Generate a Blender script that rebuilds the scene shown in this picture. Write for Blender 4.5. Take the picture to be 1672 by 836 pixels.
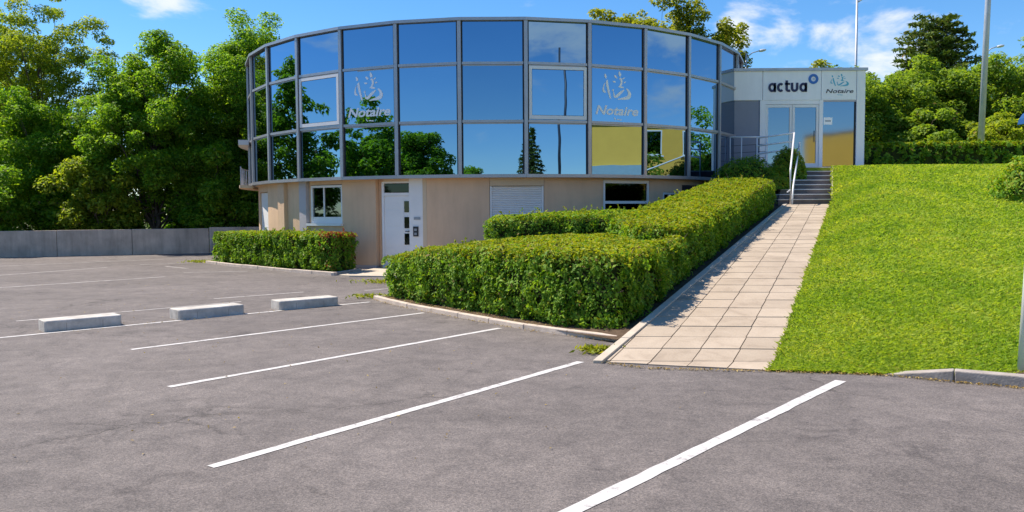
import bpy, math, random
import numpy as np
from mathutils import Vector, Matrix

for o in list(bpy.data.objects):
    bpy.data.objects.remove(o)
SC = bpy.context.scene
COL = SC.collection
rad = math.radians
SUN_AZ = (-0.91, 0.415)          # horizontal direction towards the sun
SUN_EL = 55.0

# ------------------------------------------------------------------ camera
cam = bpy.data.cameras.new('camera')
cam.sensor_width = 36.0
cam.lens = 36.0 * 1300 / 1672
cam.clip_end = 3000
cam_o = bpy.data.objects.new('camera', cam)
COL.objects.link(cam_o)
cam_o.matrix_world = (Matrix.Translation((0, 0, 1.7)) @ Matrix.Rotation(rad(90 - 3.2141), 4, 'X')
                      @ Matrix.Rotation(rad(-0.3548), 4, 'Z'))
SC.camera = cam_o

# ------------------------------------------------------------------ world
W = bpy.data.worlds.new('World')
SC.world = W
W.use_nodes = True
nt = W.node_tree
nt.nodes.clear()
N, LK = nt.nodes, nt.links
w_out = N.new('ShaderNodeOutputWorld')
w_bg = N.new('ShaderNodeBackground')
w_bg.inputs['Strength'].default_value = 0.089
sky = N.new('ShaderNodeTexSky')
sky.sky_type = 'NISHITA'
sky.sun_disc = False
sky.sun_elevation = rad(SUN_EL)
sky.sun_rotation = math.atan2(SUN_AZ[0], SUN_AZ[1])
sky.altitude = 200
sky.air_density = 1.0
sky.dust_density = 0.0
sky.ozone_density = 6.0
hs = N.new('ShaderNodeHueSaturation')
hs.inputs['Saturation'].default_value = 1.2
hs.inputs['Value'].default_value = 1.0
LK.new(sky.outputs[0], hs.inputs['Color'])
tc = N.new('ShaderNodeTexCoord')


def wmath(op, a, b=None, clamp=False):
    n = N.new('ShaderNodeMath')
    n.operation = op
    n.use_clamp = clamp
    for i, v in enumerate((a, b)):
        if v is None:
            continue
        if isinstance(v, (int, float)):
            n.inputs[i].default_value = v
        else:
            LK.new(v, n.inputs[i])
    return n.outputs[0]


mp = N.new('ShaderNodeMapping')
mp.inputs['Scale'].default_value = (1.0, 1.0, 2.2)
mp.inputs['Location'].default_value = (0.0, 0.0, 0.0)
LK.new(tc.outputs['Generated'], mp.inputs['Vector'])
nz = N.new('ShaderNodeTexNoise')
nz.inputs['Scale'].default_value = 7.0
nz.inputs['Detail'].default_value = 9.0
nz.inputs['Roughness'].default_value = 0.58
nz.inputs['Distortion'].default_value = 0.25
LK.new(mp.outputs[0], nz.inputs['Vector'])
dens = nz.outputs['Fac']
# cumulus groups (those out of view also added to brighten the shade): azimuth (deg right of north), elevation, angular radius
for az, el, rr, amt in ((-25.0, 15.3, 2.9, 0.22), (17.2, 12.6, 2.2, 0.20), (22.6, 9.0, 4.2, 0.20),
                        (150, 16, 9, 0.16), (-165, 13, 8, 0.15), (95, 12, 9, 0.16), (-100, 18, 8, 0.14),
                        (60, 24, 7, 0.14), (-60, 30, 8, 0.12)):
    d0 = Vector((math.sin(rad(az)) * math.cos(rad(el)), math.cos(rad(az)) * math.cos(rad(el)), math.sin(rad(el))))
    vm = N.new('ShaderNodeVectorMath')
    vm.operation = 'DOT_PRODUCT'
    LK.new(tc.outputs['Generated'], vm.inputs[0])
    vm.inputs[1].default_value = d0
    mr = N.new('ShaderNodeMapRange')
    mr.interpolation_type = 'SMOOTHSTEP'
    mr.inputs['From Min'].default_value = math.cos(rad(rr * 1.5))
    mr.inputs['From Max'].default_value = math.cos(rad(rr * 0.2))
    mr.inputs['To Max'].default_value = amt
    LK.new(vm.outputs['Value'], mr.inputs['Value'])
    dens = wmath('ADD', dens, mr.outputs[0])
cm = N.new('ShaderNodeMapRange')
cm.interpolation_type = 'SMOOTHSTEP'
cm.inputs['From Min'].default_value = 0.60
cm.inputs['From Max'].default_value = 0.79
cm.inputs['To Max'].default_value = 0.9
LK.new(dens, cm.inputs['Value'])
mixc = N.new('ShaderNodeMix')
mixc.data_type = 'RGBA'
LK.new(cm.outputs[0], mixc.inputs[0])
LK.new(hs.outputs[0], mixc.inputs[6])
mixc.inputs[7].default_value = (5.6, 5.8, 6.2, 1)
LK.new(mixc.outputs[2], w_bg.inputs['Color'])
LK.new(w_bg.outputs[0], w_out.inputs[0])

# ------------------------------------------------------------------ sun
sl = bpy.data.lights.new('sun', 'SUN')
sl.energy = 3.8
sl.angle = rad(0.53)
sl.color = (1.0, 0.895, 0.765)
so = bpy.data.objects.new('sun', sl)
COL.objects.link(so)
ce = math.cos(rad(SUN_EL))
to_sun = Vector((SUN_AZ[0] * ce, SUN_AZ[1] * ce, math.sin(rad(SUN_EL)))).normalized()
so.rotation_euler = to_sun.to_track_quat('Z', 'Y').to_euler()
so.location = to_sun * 60

SC.view_settings.view_transform = 'Standard'
SC.view_settings.look = 'None'
SC.view_settings.exposure = 1.0
SC.view_settings.gamma = 1.0
SC.render.engine = 'CYCLES'
SC.cycles.max_bounces = 10
SC.cycles.diffuse_bounces = 6
SC.cycles.transparent_max_bounces = 6
SC.cycles.caustics_reflective = False
SC.cycles.caustics_refractive = False

# ------------------------------------------------------------------ materials
MAT = {}


def nmat(name):
    m = bpy.data.materials.new(name)
    m.use_nodes = True
    t = m.node_tree
    return m, t, t.nodes, t.links, t.nodes['Principled BSDF']


def ramp(t, stops):
    r = t.nodes.new('ShaderNodeValToRGB')
    e = r.color_ramp.elements
    while len(e) < len(stops):
        e.new(0.5)
    for el, (p, c) in zip(e, stops):
        el.position = p
        el.color = (*c, 1) if len(c) == 3 else c
    return r


def noise(t, scale, detail=4, rough=0.55, vec=None, dist=0.0):
    n = t.nodes.new('ShaderNodeTexNoise')
    n.inputs['Scale'].default_value = scale
    n.inputs['Detail'].default_value = detail
    n.inputs['Roughness'].default_value = rough
    n.inputs['Distortion'].default_value = dist
    if vec is not None:
        t.links.new(vec, n.inputs['Vector'])
    return n


def coords(t, scale=(1, 1, 1), kind='Object'):
    c = t.nodes.new('ShaderNodeTexCoord')
    m = t.nodes.new('ShaderNodeMapping')
    m.inputs['Scale'].default_value = scale
    t.links.new(c.outputs[kind], m.inputs['Vector'])
    return m.outputs[0]


def position(t, scale=(1, 1, 1)):
    c = t.nodes.new('ShaderNodeNewGeometry')
    m = t.nodes.new('ShaderNodeMapping')
    m.inputs['Scale'].default_value = scale
    t.links.new(c.outputs['Position'], m.inputs['Vector'])
    return m.outputs[0]


def mix(t, fac, a, b, mode='MIX'):
    m = t.nodes.new('ShaderNodeMix')
    m.data_type = 'RGBA'
    m.blend_type = mode
    for i, v in ((0, fac), (6, a), (7, b)):
        if isinstance(v, (int, float)):
            m.inputs[i].default_value = v
        elif isinstance(v, tuple):
            m.inputs[i].default_value = (*v, 1)
        else:
            t.links.new(v, m.inputs[i])
    return m.outputs[2]


def bump(t, h, strength, dist=0.01, bs=None):
    b = t.nodes.new('ShaderNodeBump')
    b.inputs['Strength'].default_value = strength
    b.inputs['Distance'].default_value = dist
    t.links.new(h, b.inputs['Height'])
    if bs:
        t.links.new(b.outputs[0], bs.inputs['Normal'])
    return b


def simple(name, col, rough=0.6, metal=0.0, var=0.12, scale=3.0, spec=0.5, bmp=0.0, bscale=40.0, streak=0.0):
    """painted / cast surface: base colour with soft blotches, optional vertical streaks and fine relief"""
    m, t, n, l, b = nmat(name)
    p = position(t)
    nz = noise(t, scale, 5, 0.6, p)
    lo = tuple(c * (1 - var) for c in col)
    hi = tuple(min(1, c * (1 + var)) for c in col)
    r = ramp(t, [(0.3, lo), (0.7, hi)])
    l.new(nz.outputs['Fac'], r.inputs[0])
    out = r.outputs[0]
    if streak:
        ps = position(t, (2.2, 2.2, 0.30))
        ns = noise(t, 2.0, 5, 0.65, ps)
        rs = ramp(t, [(0.42, (1, 1, 1)), (0.75, (1 - streak,) * 3)])
        l.new(ns.outputs['Fac'], rs.inputs[0])
        out = mix(t, 1.0, out, rs.outputs[0], 'MULTIPLY')
    l.new(out, b.inputs['Base Color'])
    b.inputs['Roughness'].default_value = rough
    b.inputs['Metallic'].default_value = metal
    b.inputs['Specular IOR Level'].default_value = spec
    if bmp:
        nb = noise(t, bscale, 3, 0.6, p)
        bump(t, nb.outputs['Fac'], bmp, 0.01, b)
    MAT[name] = m
    return m


def leafmat(name, c0, c1, c2, trans=0.35, rough=0.6, nscale=0.9, namp=0.9, rnd=1.0):
    """leaf: hue varies leaf by leaf and clump by clump, thin enough to let light through"""
    m, t, n, l, b = nmat(name)
    g = n.new('ShaderNodeNewGeometry')
    r = ramp(t, [(0.0, c0), (0.5, c1), (1.0, c2)])
    nz = noise(t, nscale, 4, 0.6, position(t))
    ma = n.new('ShaderNodeMath')
    ma.operation = 'MULTIPLY_ADD'
    l.new(nz.outputs['Fac'], ma.inputs[0])
    ma.inputs[1].default_value = namp
    ma.inputs[2].default_value = -namp / 2
    mb = n.new('ShaderNodeMath')
    mb.operation = 'ADD'
    mr_ = n.new('ShaderNodeMath')
    mr_.operation = 'MULTIPLY_ADD'
    l.new(g.outputs['Random Per Island'], mr_.inputs[0])
    mr_.inputs[1].default_value = rnd
    mr_.inputs[2].default_value = (1 - rnd) / 2
    l.new(mr_.outputs[0], mb.inputs[0])
    l.new(ma.outputs[0], mb.inputs[1])
    l.new(mb.outputs[0], r.inputs[0])
    fr_ = n.new('ShaderNodeMath')
    fr_.operation = 'MULTIPLY'
    l.new(g.outputs['Random Per Island'], fr_.inputs[0])
    fr_.inputs[1].default_value = 61.7
    f2_ = n.new('ShaderNodeMath')
    f2_.operation = 'FRACT'
    l.new(fr_.outputs[0], f2_.inputs[0])
    f3_ = n.new('ShaderNodeMath')
    f3_.operation = 'GREATER_THAN'
    l.new(f2_.outputs[0], f3_.inputs[0])
    f3_.inputs[1].default_value = 0.975
    bc_ = mix(t, f3_.outputs[0], r.outputs[0], (0.24, 0.15, 0.05))
    l.new(bc_, b.inputs['Base Color'])
    b.inputs['Roughness'].default_value = rough
    b.inputs['Specular IOR Level'].default_value = 0.25
    tr = n.new('ShaderNodeBsdfTranslucent')
    tcol = mix(t, 1.0, r.outputs[0], (1.5, 1.45, 0.5), 'MULTIPLY')
    l.new(tcol, tr.inputs[0])
    ms = n.new('ShaderNodeMixShader')
    ms.inputs[0].default_value = trans
    l.new(b.outputs[0], ms.inputs[1])
    l.new(tr.outputs[0], ms.inputs[2])
    l.new(ms.outputs[0], n['Material Output'].inputs[0])
    MAT[name] = m
    return m


def glassmat(name, tint, rough=0.0, wave=0.012):
    """coated reflective glazing: tinted mirror with a trace of roller wave"""
    m, t, n, l, b = nmat(name)
    oi_ = n.new('ShaderNodeObjectInfo')
    rv_ = ramp(t, [(0.0, tuple(c * .86 for c in tint)), (1.0, tuple(c * 1.10 for c in tint))])
    l.new(oi_.outputs['Random'], rv_.inputs[0])
    l.new(rv_.outputs[0], b.inputs['Base Color'])
    b.inputs['Metallic'].default_value = 1.0
    b.inputs['Roughness'].default_value = rough
    nz = noise(t, 1.1, 1, 0.4, position(t))
    bump(t, nz.outputs['Fac'], wave, 0.05, b)
    MAT[name] = m


# asphalt: fine aggregate, patchy wear, pale pinkish grey
m, t, n, l, b = nmat('asphalt')
p = position(t)
big = noise(t, 0.35, 5, 0.6, p, 0.4)
r1 = ramp(t, [(0.25, (0.126, 0.112, 0.105)), (0.55, (0.163, 0.145, 0.136)), (0.8, (0.202, 0.180, 0.169))])
l.new(big.outputs['Fac'], r1.inputs[0])
mid = noise(t, 3.0, 6, 0.7, position(t, (1, 1, 1)), 0.8)
r2 = ramp(t, [(0.3, (0.74, 0.74, 0.75)), (0.7, (1.2, 1.19, 1.18))])
l.new(mid.outputs['Fac'], r2.inputs[0])
c1 = mix(t, 1.0, r1.outputs[0], r2.outputs[0], 'MULTIPLY')
vo = n.new('ShaderNodeTexVoronoi')
vo.inputs['Scale'].default_value = 110
l.new(p, vo.inputs['Vector'])
r3 = ramp(t, [(0.0, (0.66, 0.66, 0.67)), (0.5, (1.0, 1.0, 1.0)), (1.0, (1.5, 1.46, 1.42))])
sep = n.new('ShaderNodeSeparateColor')
l.new(vo.outputs['Color'], sep.inputs[0])
l.new(sep.outputs[0], r3.inputs[0])
c2 = mix(t, 0.9, c1, r3.outputs[0], 'MULTIPLY')
# old tyre sweeps running across the bays
sw = noise(t, 1.2, 4, 0.6, position(t, (0.12, 0.9, 1)), 1.0)
r4 = ramp(t, [(0.45, (1, 1, 1)), (0.7, (0.86, 0.86, 0.87))])
l.new(sw.outputs['Fac'], r4.inputs[0])
c3 = mix(t, 1.0, c2, r4.outputs[0], 'MULTIPLY')
# oil drips and old damp marks
so_ = noise(t, 0.55, 3, 0.5, p, 0.2)
sd_ = noise(t, 2.6, 6, 0.7, p, 1.2)
ms_ = n.new('ShaderNodeMath')
ms_.operation = 'MULTIPLY'
l.new(so_.outputs['Fac'], ms_.inputs[0])
l.new(sd_.outputs['Fac'], ms_.inputs[1])
rs_ = ramp(t, [(0.31, (1, 1, 1)), (0.44, (0.62, 0.62, 0.63))])
l.new(ms_.outputs[0], rs_.inputs[0])
c3 = mix(t, 1.0, c3, rs_.outputs[0], 'MULTIPLY')
# hairline cracks, only in places
dn_ = noise(t, 1.6, 5, 0.6, p)
dm_ = n.new('ShaderNodeVectorMath')
dm_.operation = 'MULTIPLY_ADD'
l.new(dn_.outputs['Color'], dm_.inputs[0])
dm_.inputs[1].default_value = (0.9, 0.9, 0.0)
l.new(p, dm_.inputs[2])
ve_ = n.new('ShaderNodeTexVoronoi')
ve_.feature = 'DISTANCE_TO_EDGE'
ve_.inputs['Scale'].default_value = 0.22
l.new(dm_.outputs[0], ve_.inputs['Vector'])
rc_ = ramp(t, [(0.0, (0.55, 0.55, 0.55)), (0.0022, (0.62, 0.62, 0.62)), (0.0045, (1, 1, 1))])
l.new(ve_.outputs['Distance'], rc_.inputs[0])
mk_ = ramp(t, [(0.48, (0, 0, 0)), (0.60, (1, 1, 1))])
l.new(so_.outputs['Fac'], mk_.inputs[0])
ck_ = mix(t, mk_.outputs[0], (1.0, 1.0, 1.0), rc_.outputs[0])
c3 = mix(t, 1.0, c3, ck_, 'MULTIPLY')
l.new(c3, b.inputs['Base Color'])
b.inputs['Roughness'].default_value = 0.85
b.inputs['Specular IOR Level'].default_value = 0.3
fine = noise(t, 120, 3, 0.7, p)
hm = mix(t, 0.5, vo.outputs['Distance'], fine.outputs['Fac'])
bump(t, hm, 0.5, 0.008, b)
MAT['asphalt'] = m

# worn white road paint
m, t, n, l, b = nmat('road_paint')
p = position(t)
nz = noise(t, 9, 8, 0.75, p, 0.3)
r = ramp(t, [(0.34, (0.19, 0.175, 0.17)), (0.43, (0.50, 0.48, 0.46)), (0.62, (0.64, 0.62, 0.60))])
l.new(nz.outputs['Fac'], r.inputs[0])
l.new(r.outputs[0], b.inputs['Base Color'])
b.inputs['Roughness'].default_value = 0.7
MAT['road_paint'] = m
m, t, n, l, b = nmat('faded_paint')
nz = noise(t, 5, 8, 0.75, position(t), 0.3)
r = ramp(t, [(0.30, (0.20, 0.185, 0.18)), (0.58, (0.46, 0.43, 0.41))])
l.new(nz.outputs['Fac'], r.inputs[0])
l.new(r.outputs[0], b.inputs['Base Color'])
b.inputs['Roughness'].default_value = 0.8
MAT['faded_paint'] = m

# concrete paving slab
m, t, n, l, b = nmat('paving')
oi = n.new('ShaderNodeObjectInfo')
p = position(t)
nz = noise(t, 2.2, 6, 0.7, p, 0.5)
r = ramp(t, [(0.25, (0.31, 0.245, 0.18)), (0.45, (0.43, 0.35, 0.262)), (0.8, (0.51, 0.425, 0.325))])
l.new(nz.outputs['Fac'], r.inputs[0])
rr = ramp(t, [(0, (0.90, 0.89, 0.88)), (1, (1.06, 1.06, 1.06))])
l.new(oi.outputs['Random'], rr.inputs[0])
c = mix(t, 1.0, r.outputs[0], rr.outputs[0], 'MULTIPLY')
fn = noise(t, 60, 4, 0.7, p)
rf = ramp(t, [(0.3, (0.86, 0.86, 0.86)), (0.7, (1.08, 1.08, 1.08))])
l.new(fn.outputs['Fac'], rf.inputs[0])
c = mix(t, 1.0, c, rf.outputs[0], 'MULTIPLY')
l.new(c, b.inputs['Base Color'])
b.inputs['Roughness'].default_value = 0.85
bump(t, fn.outputs['Fac'], 0.25, 0.006, b)
MAT['paving'] = m

simple('render_wall', (0.74, 0.51, 0.335), 0.9, var=0.06, scale=1.2, spec=0.2, bmp=0.08, bscale=60, streak=0.10)
simple('render_pale', (0.68, 0.53, 0.37), 0.9, var=0.05, scale=1.2, spec=0.2, bmp=0.1, bscale=90)
simple('column_paint', (0.50, 0.46, 0.48), 0.7, var=0.05, spec=0.3)
simple('white_paint', (0.82, 0.81, 0.80), 0.45, var=0.04, scale=2)
simple('panel_white', (0.91, 0.90, 0.91), 0.42, var=0.03, scale=1.5, streak=0.06)
simple('panel_grey', (0.235, 0.25, 0.31), 0.5, var=0.05)
simple('aluminium', (0.40, 0.40, 0.42), 0.36, metal=0.5, var=0.06, scale=4)
simple('gasket_shade', (0.022, 0.023, 0.028), 0.6, var=0.1)  # near-black; on the mullion strips it imitates shade
simple('dark_steel', (0.06, 0.07, 0.09), 0.5, metal=0.4)
simple('galvanised', (0.46, 0.49, 0.56), 0.45, metal=0.2, var=0.1, scale=6, streak=0.1)
simple('white_tube', (0.80, 0.80, 0.82), 0.35, var=0.03)
simple('concrete_wall', (0.50, 0.44, 0.375), 0.92, var=0.22, scale=1.3, spec=0.2, bmp=0.3, bscale=30, streak=0.30)
simple('concrete_stop', (0.55, 0.515, 0.465), 0.9, var=0.25, scale=5, spec=0.2, bmp=0.4, bscale=60, streak=0.22)
simple('kerb_concrete', (0.56, 0.475, 0.40), 0.92, var=0.16, scale=6, spec=0.2, bmp=0.4, bscale=70)
simple('kerb_grey', (0.36, 0.32, 0.285), 0.92, var=0.22, scale=7, spec=0.2, bmp=0.5, bscale=50)
simple('slab_pale', (0.52, 0.45, 0.36), 0.9, var=0.12, scale=4, spec=0.2)
simple('step_tile', (0.155, 0.128, 0.122), 0.7, var=0.25, scale=3, spec=0.3)
simple('step_nosing', (0.62, 0.59, 0.57), 0.7, var=0.1)
simple('soil', (0.10, 0.07, 0.048), 0.95, var=0.35, scale=9, spec=0.1, bmp=0.8, bscale=40)
simple('ground_earth', (0.11, 0.12, 0.05), 0.95, var=0.3, scale=0.3, spec=0.1)
simple('joint_sand', (0.17, 0.15, 0.11), 0.95, var=0.2, scale=20)
simple('bark', (0.12, 0.095, 0.072), 0.9, var=0.35, scale=9, spec=0.2, bmp=0.8, bscale=25)
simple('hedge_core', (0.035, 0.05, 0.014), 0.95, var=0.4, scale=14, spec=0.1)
simple('shutter_pvc', (0.82, 0.81, 0.79), 0.5, var=0.03)
simple('curtain', (0.40, 0.46, 0.45), 0.8, var=0.1, scale=9)
simple('sticker_white', (0.98, 0.98, 0.98), 0.35, var=0.0)
simple('sign_navy', (0.010, 0.018, 0.075), 0.45, var=0.0)
simple('sign_blue', (0.028, 0.16, 0.50), 0.45, var=0.0)
simple('sign_pale', (0.55, 0.60, 0.72), 0.45, var=0.0)
simple('sign_teal', (0.10, 0.46, 0.62), 0.45, var=0.0)
simple('sign_black', (0.015, 0.015, 0.03), 0.45, var=0.0)
simple('yellow_render', (0.86, 0.50, 0.09), 0.9, var=0.05, scale=0.8, spec=0.2)
simple('plinth_blue', (0.30, 0.42, 0.46), 0.8, var=0.05)
simple('roof_gravel', (0.22, 0.21, 0.20), 0.95, var=0.2, scale=8)
simple('letterbox', (0.30, 0.32, 0.36), 0.4, metal=0.5)
simple('blue_enamel', (0.022, 0.085, 0.26), 0.3, var=0.08)
simple('lamp_glass', (0.55, 0.57, 0.60), 0.3)
simple('water_stain', (0.05, 0.05, 0.055), 0.95, var=0.3)
glassmat('mirror_glass', (0.195, 0.325, 0.465), wave=0.025)
glassmat('window_glass', (0.12, 0.17, 0.18), 0.02)
glassmat('door_glass', (0.19, 0.25, 0.31), 0.05)
glassmat('black_glass', (0.030, 0.040, 0.038), 0.03)

leafmat('leaf_hedge', (0.085, 0.199, 0.016), (0.160, 0.316, 0.023), (0.274, 0.422, 0.033), 0.42)
leafmat('leaf_hedge_young', (0.178, 0.240, 0.014), (0.280, 0.324, 0.018), (0.382, 0.384, 0.032), 0.38)
leafmat('leaf_dry', (0.20, 0.14, 0.06), (0.34, 0.24, 0.09), (0.48, 0.38, 0.14), 0.2)
leafmat('leaf_red', (0.16, 0.05, 0.02), (0.32, 0.06, 0.03), (0.42, 0.11, 0.05), 0.3)
leafmat('leaf_tree', (0.084, 0.201, 0.021), (0.163, 0.328, 0.025), (0.306, 0.460, 0.034), 0.52)
leafmat('leaf_tree_light', (0.138, 0.224, 0.023), (0.247, 0.333, 0.030), (0.368, 0.425, 0.041), 0.52)
leafmat('leaf_shrub', (0.100, 0.190, 0.025), (0.185, 0.299, 0.034), (0.296, 0.402, 0.046), 0.50)
leafmat('leaf_conifer', (0.051, 0.098, 0.027), (0.104, 0.163, 0.040), (0.173, 0.227, 0.050), 0.2)
leafmat('leaf_young_top', (0.14, 0.19, 0.020), (0.23, 0.27, 0.026), (0.36, 0.36, 0.040), 0.55)
leafmat('grass_blade', (0.155, 0.285, 0.024), (0.285, 0.400, 0.040), (0.47, 0.50, 0.090), 0.48, 0.8, 0.8, 1.3, 0.5)

# lawn under the blades
m, t, n, l, b = nmat('lawn_turf')
nz = noise(t, 1.4, 8, 0.7, position(t), 0.6)
r = ramp(t, [(0.25, (0.16, 0.25, 0.018)), (0.5, (0.22, 0.32, 0.026)), (0.70, (0.34, 0.37, 0.06)), (0.85, (0.40, 0.36, 0.11))])
l.new(nz.outputs['Fac'], r.inputs[0])
l.new(r.outputs[0], b.inputs['Base Color'])
b.inputs['Roughness'].default_value = 0.95
b.inputs['Specular IOR Level'].default_value = 0.1
nb = noise(t, 45, 4, 0.7, position(t))
bump(t, nb.outputs['Fac'], 0.8, 0.03, b)
MAT['lawn_turf'] = m


# ------------------------------------------------------------------ mesh helpers
def wloc(o):
    return o.get('_w', None)


ORG = {}


def empty(name, loc=(0, 0, 0), label=None, cat=None, group=None):
    o = bpy.data.objects.new(name, None)
    o.empty_display_size = 0.2
    COL.objects.link(o)
    o.location = loc
    ORG[o.name] = Vector(loc)
    if label:
        tag(o, label, cat, group)
    return o


def tag(o, label=None, cat=None, group=None, kind=None):
    if label:
        o['label'] = label
    if cat:
        o['category'] = cat
    if group:
        o['group'] = group
    if kind:
        o['kind'] = kind
    return o


def link(name, mesh, parent=None, loc=(0, 0, 0), rotz=0.0):
    """object whose mesh is in world coordinates shifted by loc; parented without moving"""
    o = bpy.data.objects.new(name, mesh)
    COL.objects.link(o)
    org = ORG.get(parent.name, Vector((0, 0, 0))) if parent else Vector((0, 0, 0))
    o.location = Vector(loc) - org
    o.rotation_euler = (0, 0, rotz)
    if parent:
        o.parent = parent
    ORG[o.name] = Vector(loc)
    return o


class MB:
    def __init__(s):
        s.v, s.f, s.m = [], [], []

    def add(s, vs, fs, mi=0):
        k = len(s.v)
        s.v += [tuple(v) for v in vs]
        s.f += [tuple(i + k for i in f) for f in fs]
        s.m += [mi] * len(fs)
        return s

    def hexa(s, c, mi=0):
        """8 corners: bottom 4 ccw, top 4 ccw"""
        return s.add(c, [(3, 2, 1, 0), (4, 5, 6, 7), (0, 1, 5, 4), (1, 2, 6, 5), (2, 3, 7, 6), (3, 0, 4, 7)], mi)

    def box(s, x0, x1, y0, y1, z0, z1, mi=0):
        return s.hexa([(x0, y0, z0), (x1, y0, z0), (x1, y1, z0), (x0, y1, z0),
                       (x0, y0, z1), (x1, y0, z1), (x1, y1, z1), (x0, y1, z1)], mi)

    def obox(s, c, t, n, u, v, w, mi=0):
        """box at c; t,n horizontal unit axes; u,v,w = (lo,hi) ranges along t,n,z"""
        c, t, n = Vector(c), Vector(t), Vector(n)
        z = Vector((0, 0, 1))
        P = [c + t * a + n * b_ + z * h for h in w for (a, b_) in ((u[0], v[0]), (u[1], v[0]), (u[1], v[1]), (u[0], v[1]))]
        if t.cross(n).z < 0:
            P = [P[1], P[0], P[3], P[2], P[5], P[4], P[7], P[6]]
        return s.hexa(P, mi)

    def prism(s, poly, z0, z1, mi=0):
        """poly ccw list of (x,y); z0,z1 numbers or functions of (x,y)"""
        k = len(poly)
        f0 = z0 if callable(z0) else (lambda x, y: z0)
        f1 = z1 if callable(z1) else (lambda x, y: z1)
        vs = [(x, y, f0(x, y)) for x, y in poly] + [(x, y, f1(x, y)) for x, y in poly]
        fs = [tuple(range(k - 1, -1, -1)), tuple(range(k, 2 * k))]
        fs += [(i, (i + 1) % k, k + (i + 1) % k, k + i) for i in range(k)]
        return s.add(vs, fs, mi)

    def tube(s, pts, radii, n=8, mi=0, caps=True):
        pts = [Vector(p_) for p_ in pts]
        if isinstance(radii, (int, float)):
            radii = [radii] * len(pts)
        base = len(s.v)
        for i, p_ in enumerate(pts):
            if i == 0:
                d = pts[1] - pts[0]
            elif i == len(pts) - 1:
                d = pts[-1] - pts[-2]
            else:
                d = (pts[i + 1] - pts[i]).normalized() + (pts[i] - pts[i - 1]).normalized()
            d.normalize()
            a = d.cross(Vector((0, 0, 1)))
            if a.length < 1e-3:
                a = d.cross(Vector((1, 0, 0)))
            a.normalize()
            b_ = d.cross(a)
            for k in range(n):
                an = 2 * math.pi * k / n
                s.v.append(tuple(p_ + (a * math.cos(an) + b_ * math.sin(an)) * radii[i]))
        for i in range(len(pts) - 1):
            for k in range(n):
                s.f.append((base + i * n + k, base + i * n + (k + 1) % n, base + (i + 1) * n + (k + 1) % n, base + (i + 1) * n + k))
                s.m.append(mi)
        if caps:
            s.f.append(tuple(base + k for k in range(n - 1, -1, -1)))
            s.m.append(mi)
            e = base + (len(pts) - 1) * n
            s.f.append(tuple(e + k for k in range(n)))
            s.m.append(mi)
        return s

    def arc(s, cx, cy, t0, t1, r0, r1, z0, z1, step=2.0, mi=0):
        """curved block on the drum: angles in degrees measured from -y towards +x"""
        k = max(1, int(math.ceil(abs(t1 - t0) / step)))
        A = [rad(t0 + (t1 - t0) * i / k) for i in range(k + 1)]
        vs = []
        for a in A:
            sx, sy = math.sin(a), -math.cos(a)
            vs += [(cx + r0 * sx, cy + r0 * sy, z0), (cx + r1 * sx, cy + r1 * sy, z0),
                   (cx + r1 * sx, cy + r1 * sy, z1), (cx + r0 * sx, cy + r0 * sy, z1)]
        fs = []
        for i in range(k):
            p_, q = 4 * i, 4 * i + 4
            fs += [(p_ + 1, q + 1, q + 2, p_ + 2), (q, p_, p_ + 3, q + 3), (p_ + 3, p_ + 2, q + 2, q + 3), (p_, q, q + 1, p_ + 1)]
        fs += [(0, 1, 2, 3), (4 * k + 3, 4 * k + 2, 4 * k + 1, 4 * k)]
        return s.add(vs, fs, mi)

    def build(s, name, mat, parent=None, smooth=False, bevel=0.0, base=None):
        org = Vector(base) if base is not None else (ORG.get(parent.name, Vector((0, 0, 0))) if parent else Vector((0, 0, 0)))
        me = bpy.data.meshes.new(name)
        me.from_pydata([tuple(Vector(v) - org) for v in s.v], [], s.f)
        for mm in (mat if isinstance(mat, (list, tuple)) else [mat]):
            me.materials.append(MAT[mm])
        if any(s.m):
            me.polygons.foreach_set('material_index', s.m)
        if smooth:
            me.polygons.foreach_set('use_smooth', [True] * len(me.polygons))
        me.update()
        o = link(name, me, parent, org)
        if bevel:
            bv = o.modifiers.new('bevel', 'BEVEL')
            bv.width = bevel
            bv.segments = 2
            bv.limit_method = 'ANGLE'
        return o


def np_mesh(name, verts, quads, mats, parent=None, midx=None, base=(0, 0, 0)):
    """large mesh straight from numpy arrays (quads)"""
    org = Vector(base)
    v = np.asarray(verts, np.float32) - np.array(org, np.float32)
    q = np.asarray(quads, np.int32)
    me = bpy.data.meshes.new(name)
    k = q.shape[1]
    me.vertices.add(len(v))
    me.vertices.foreach_set('co', v.ravel())
    me.loops.add(q.size)
    me.loops.foreach_set('vertex_index', q.ravel())
    me.polygons.add(len(q))
    me.polygons.foreach_set('loop_start', np.arange(0, q.size, k, dtype=np.int32))
    me.polygons.foreach_set('loop_total', np.full(len(q), k, np.int32))
    for mm in mats:
        me.materials.append(MAT[mm])
    if midx is not None:
        me.polygons.foreach_set('material_index', np.asarray(midx, np.int32))
    me.update(calc_edges=True)
    return link(name, me, parent, org)


def unit(a):
    return a / np.maximum(np.linalg.norm(a, axis=1, keepdims=True), 1e-9)


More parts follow.
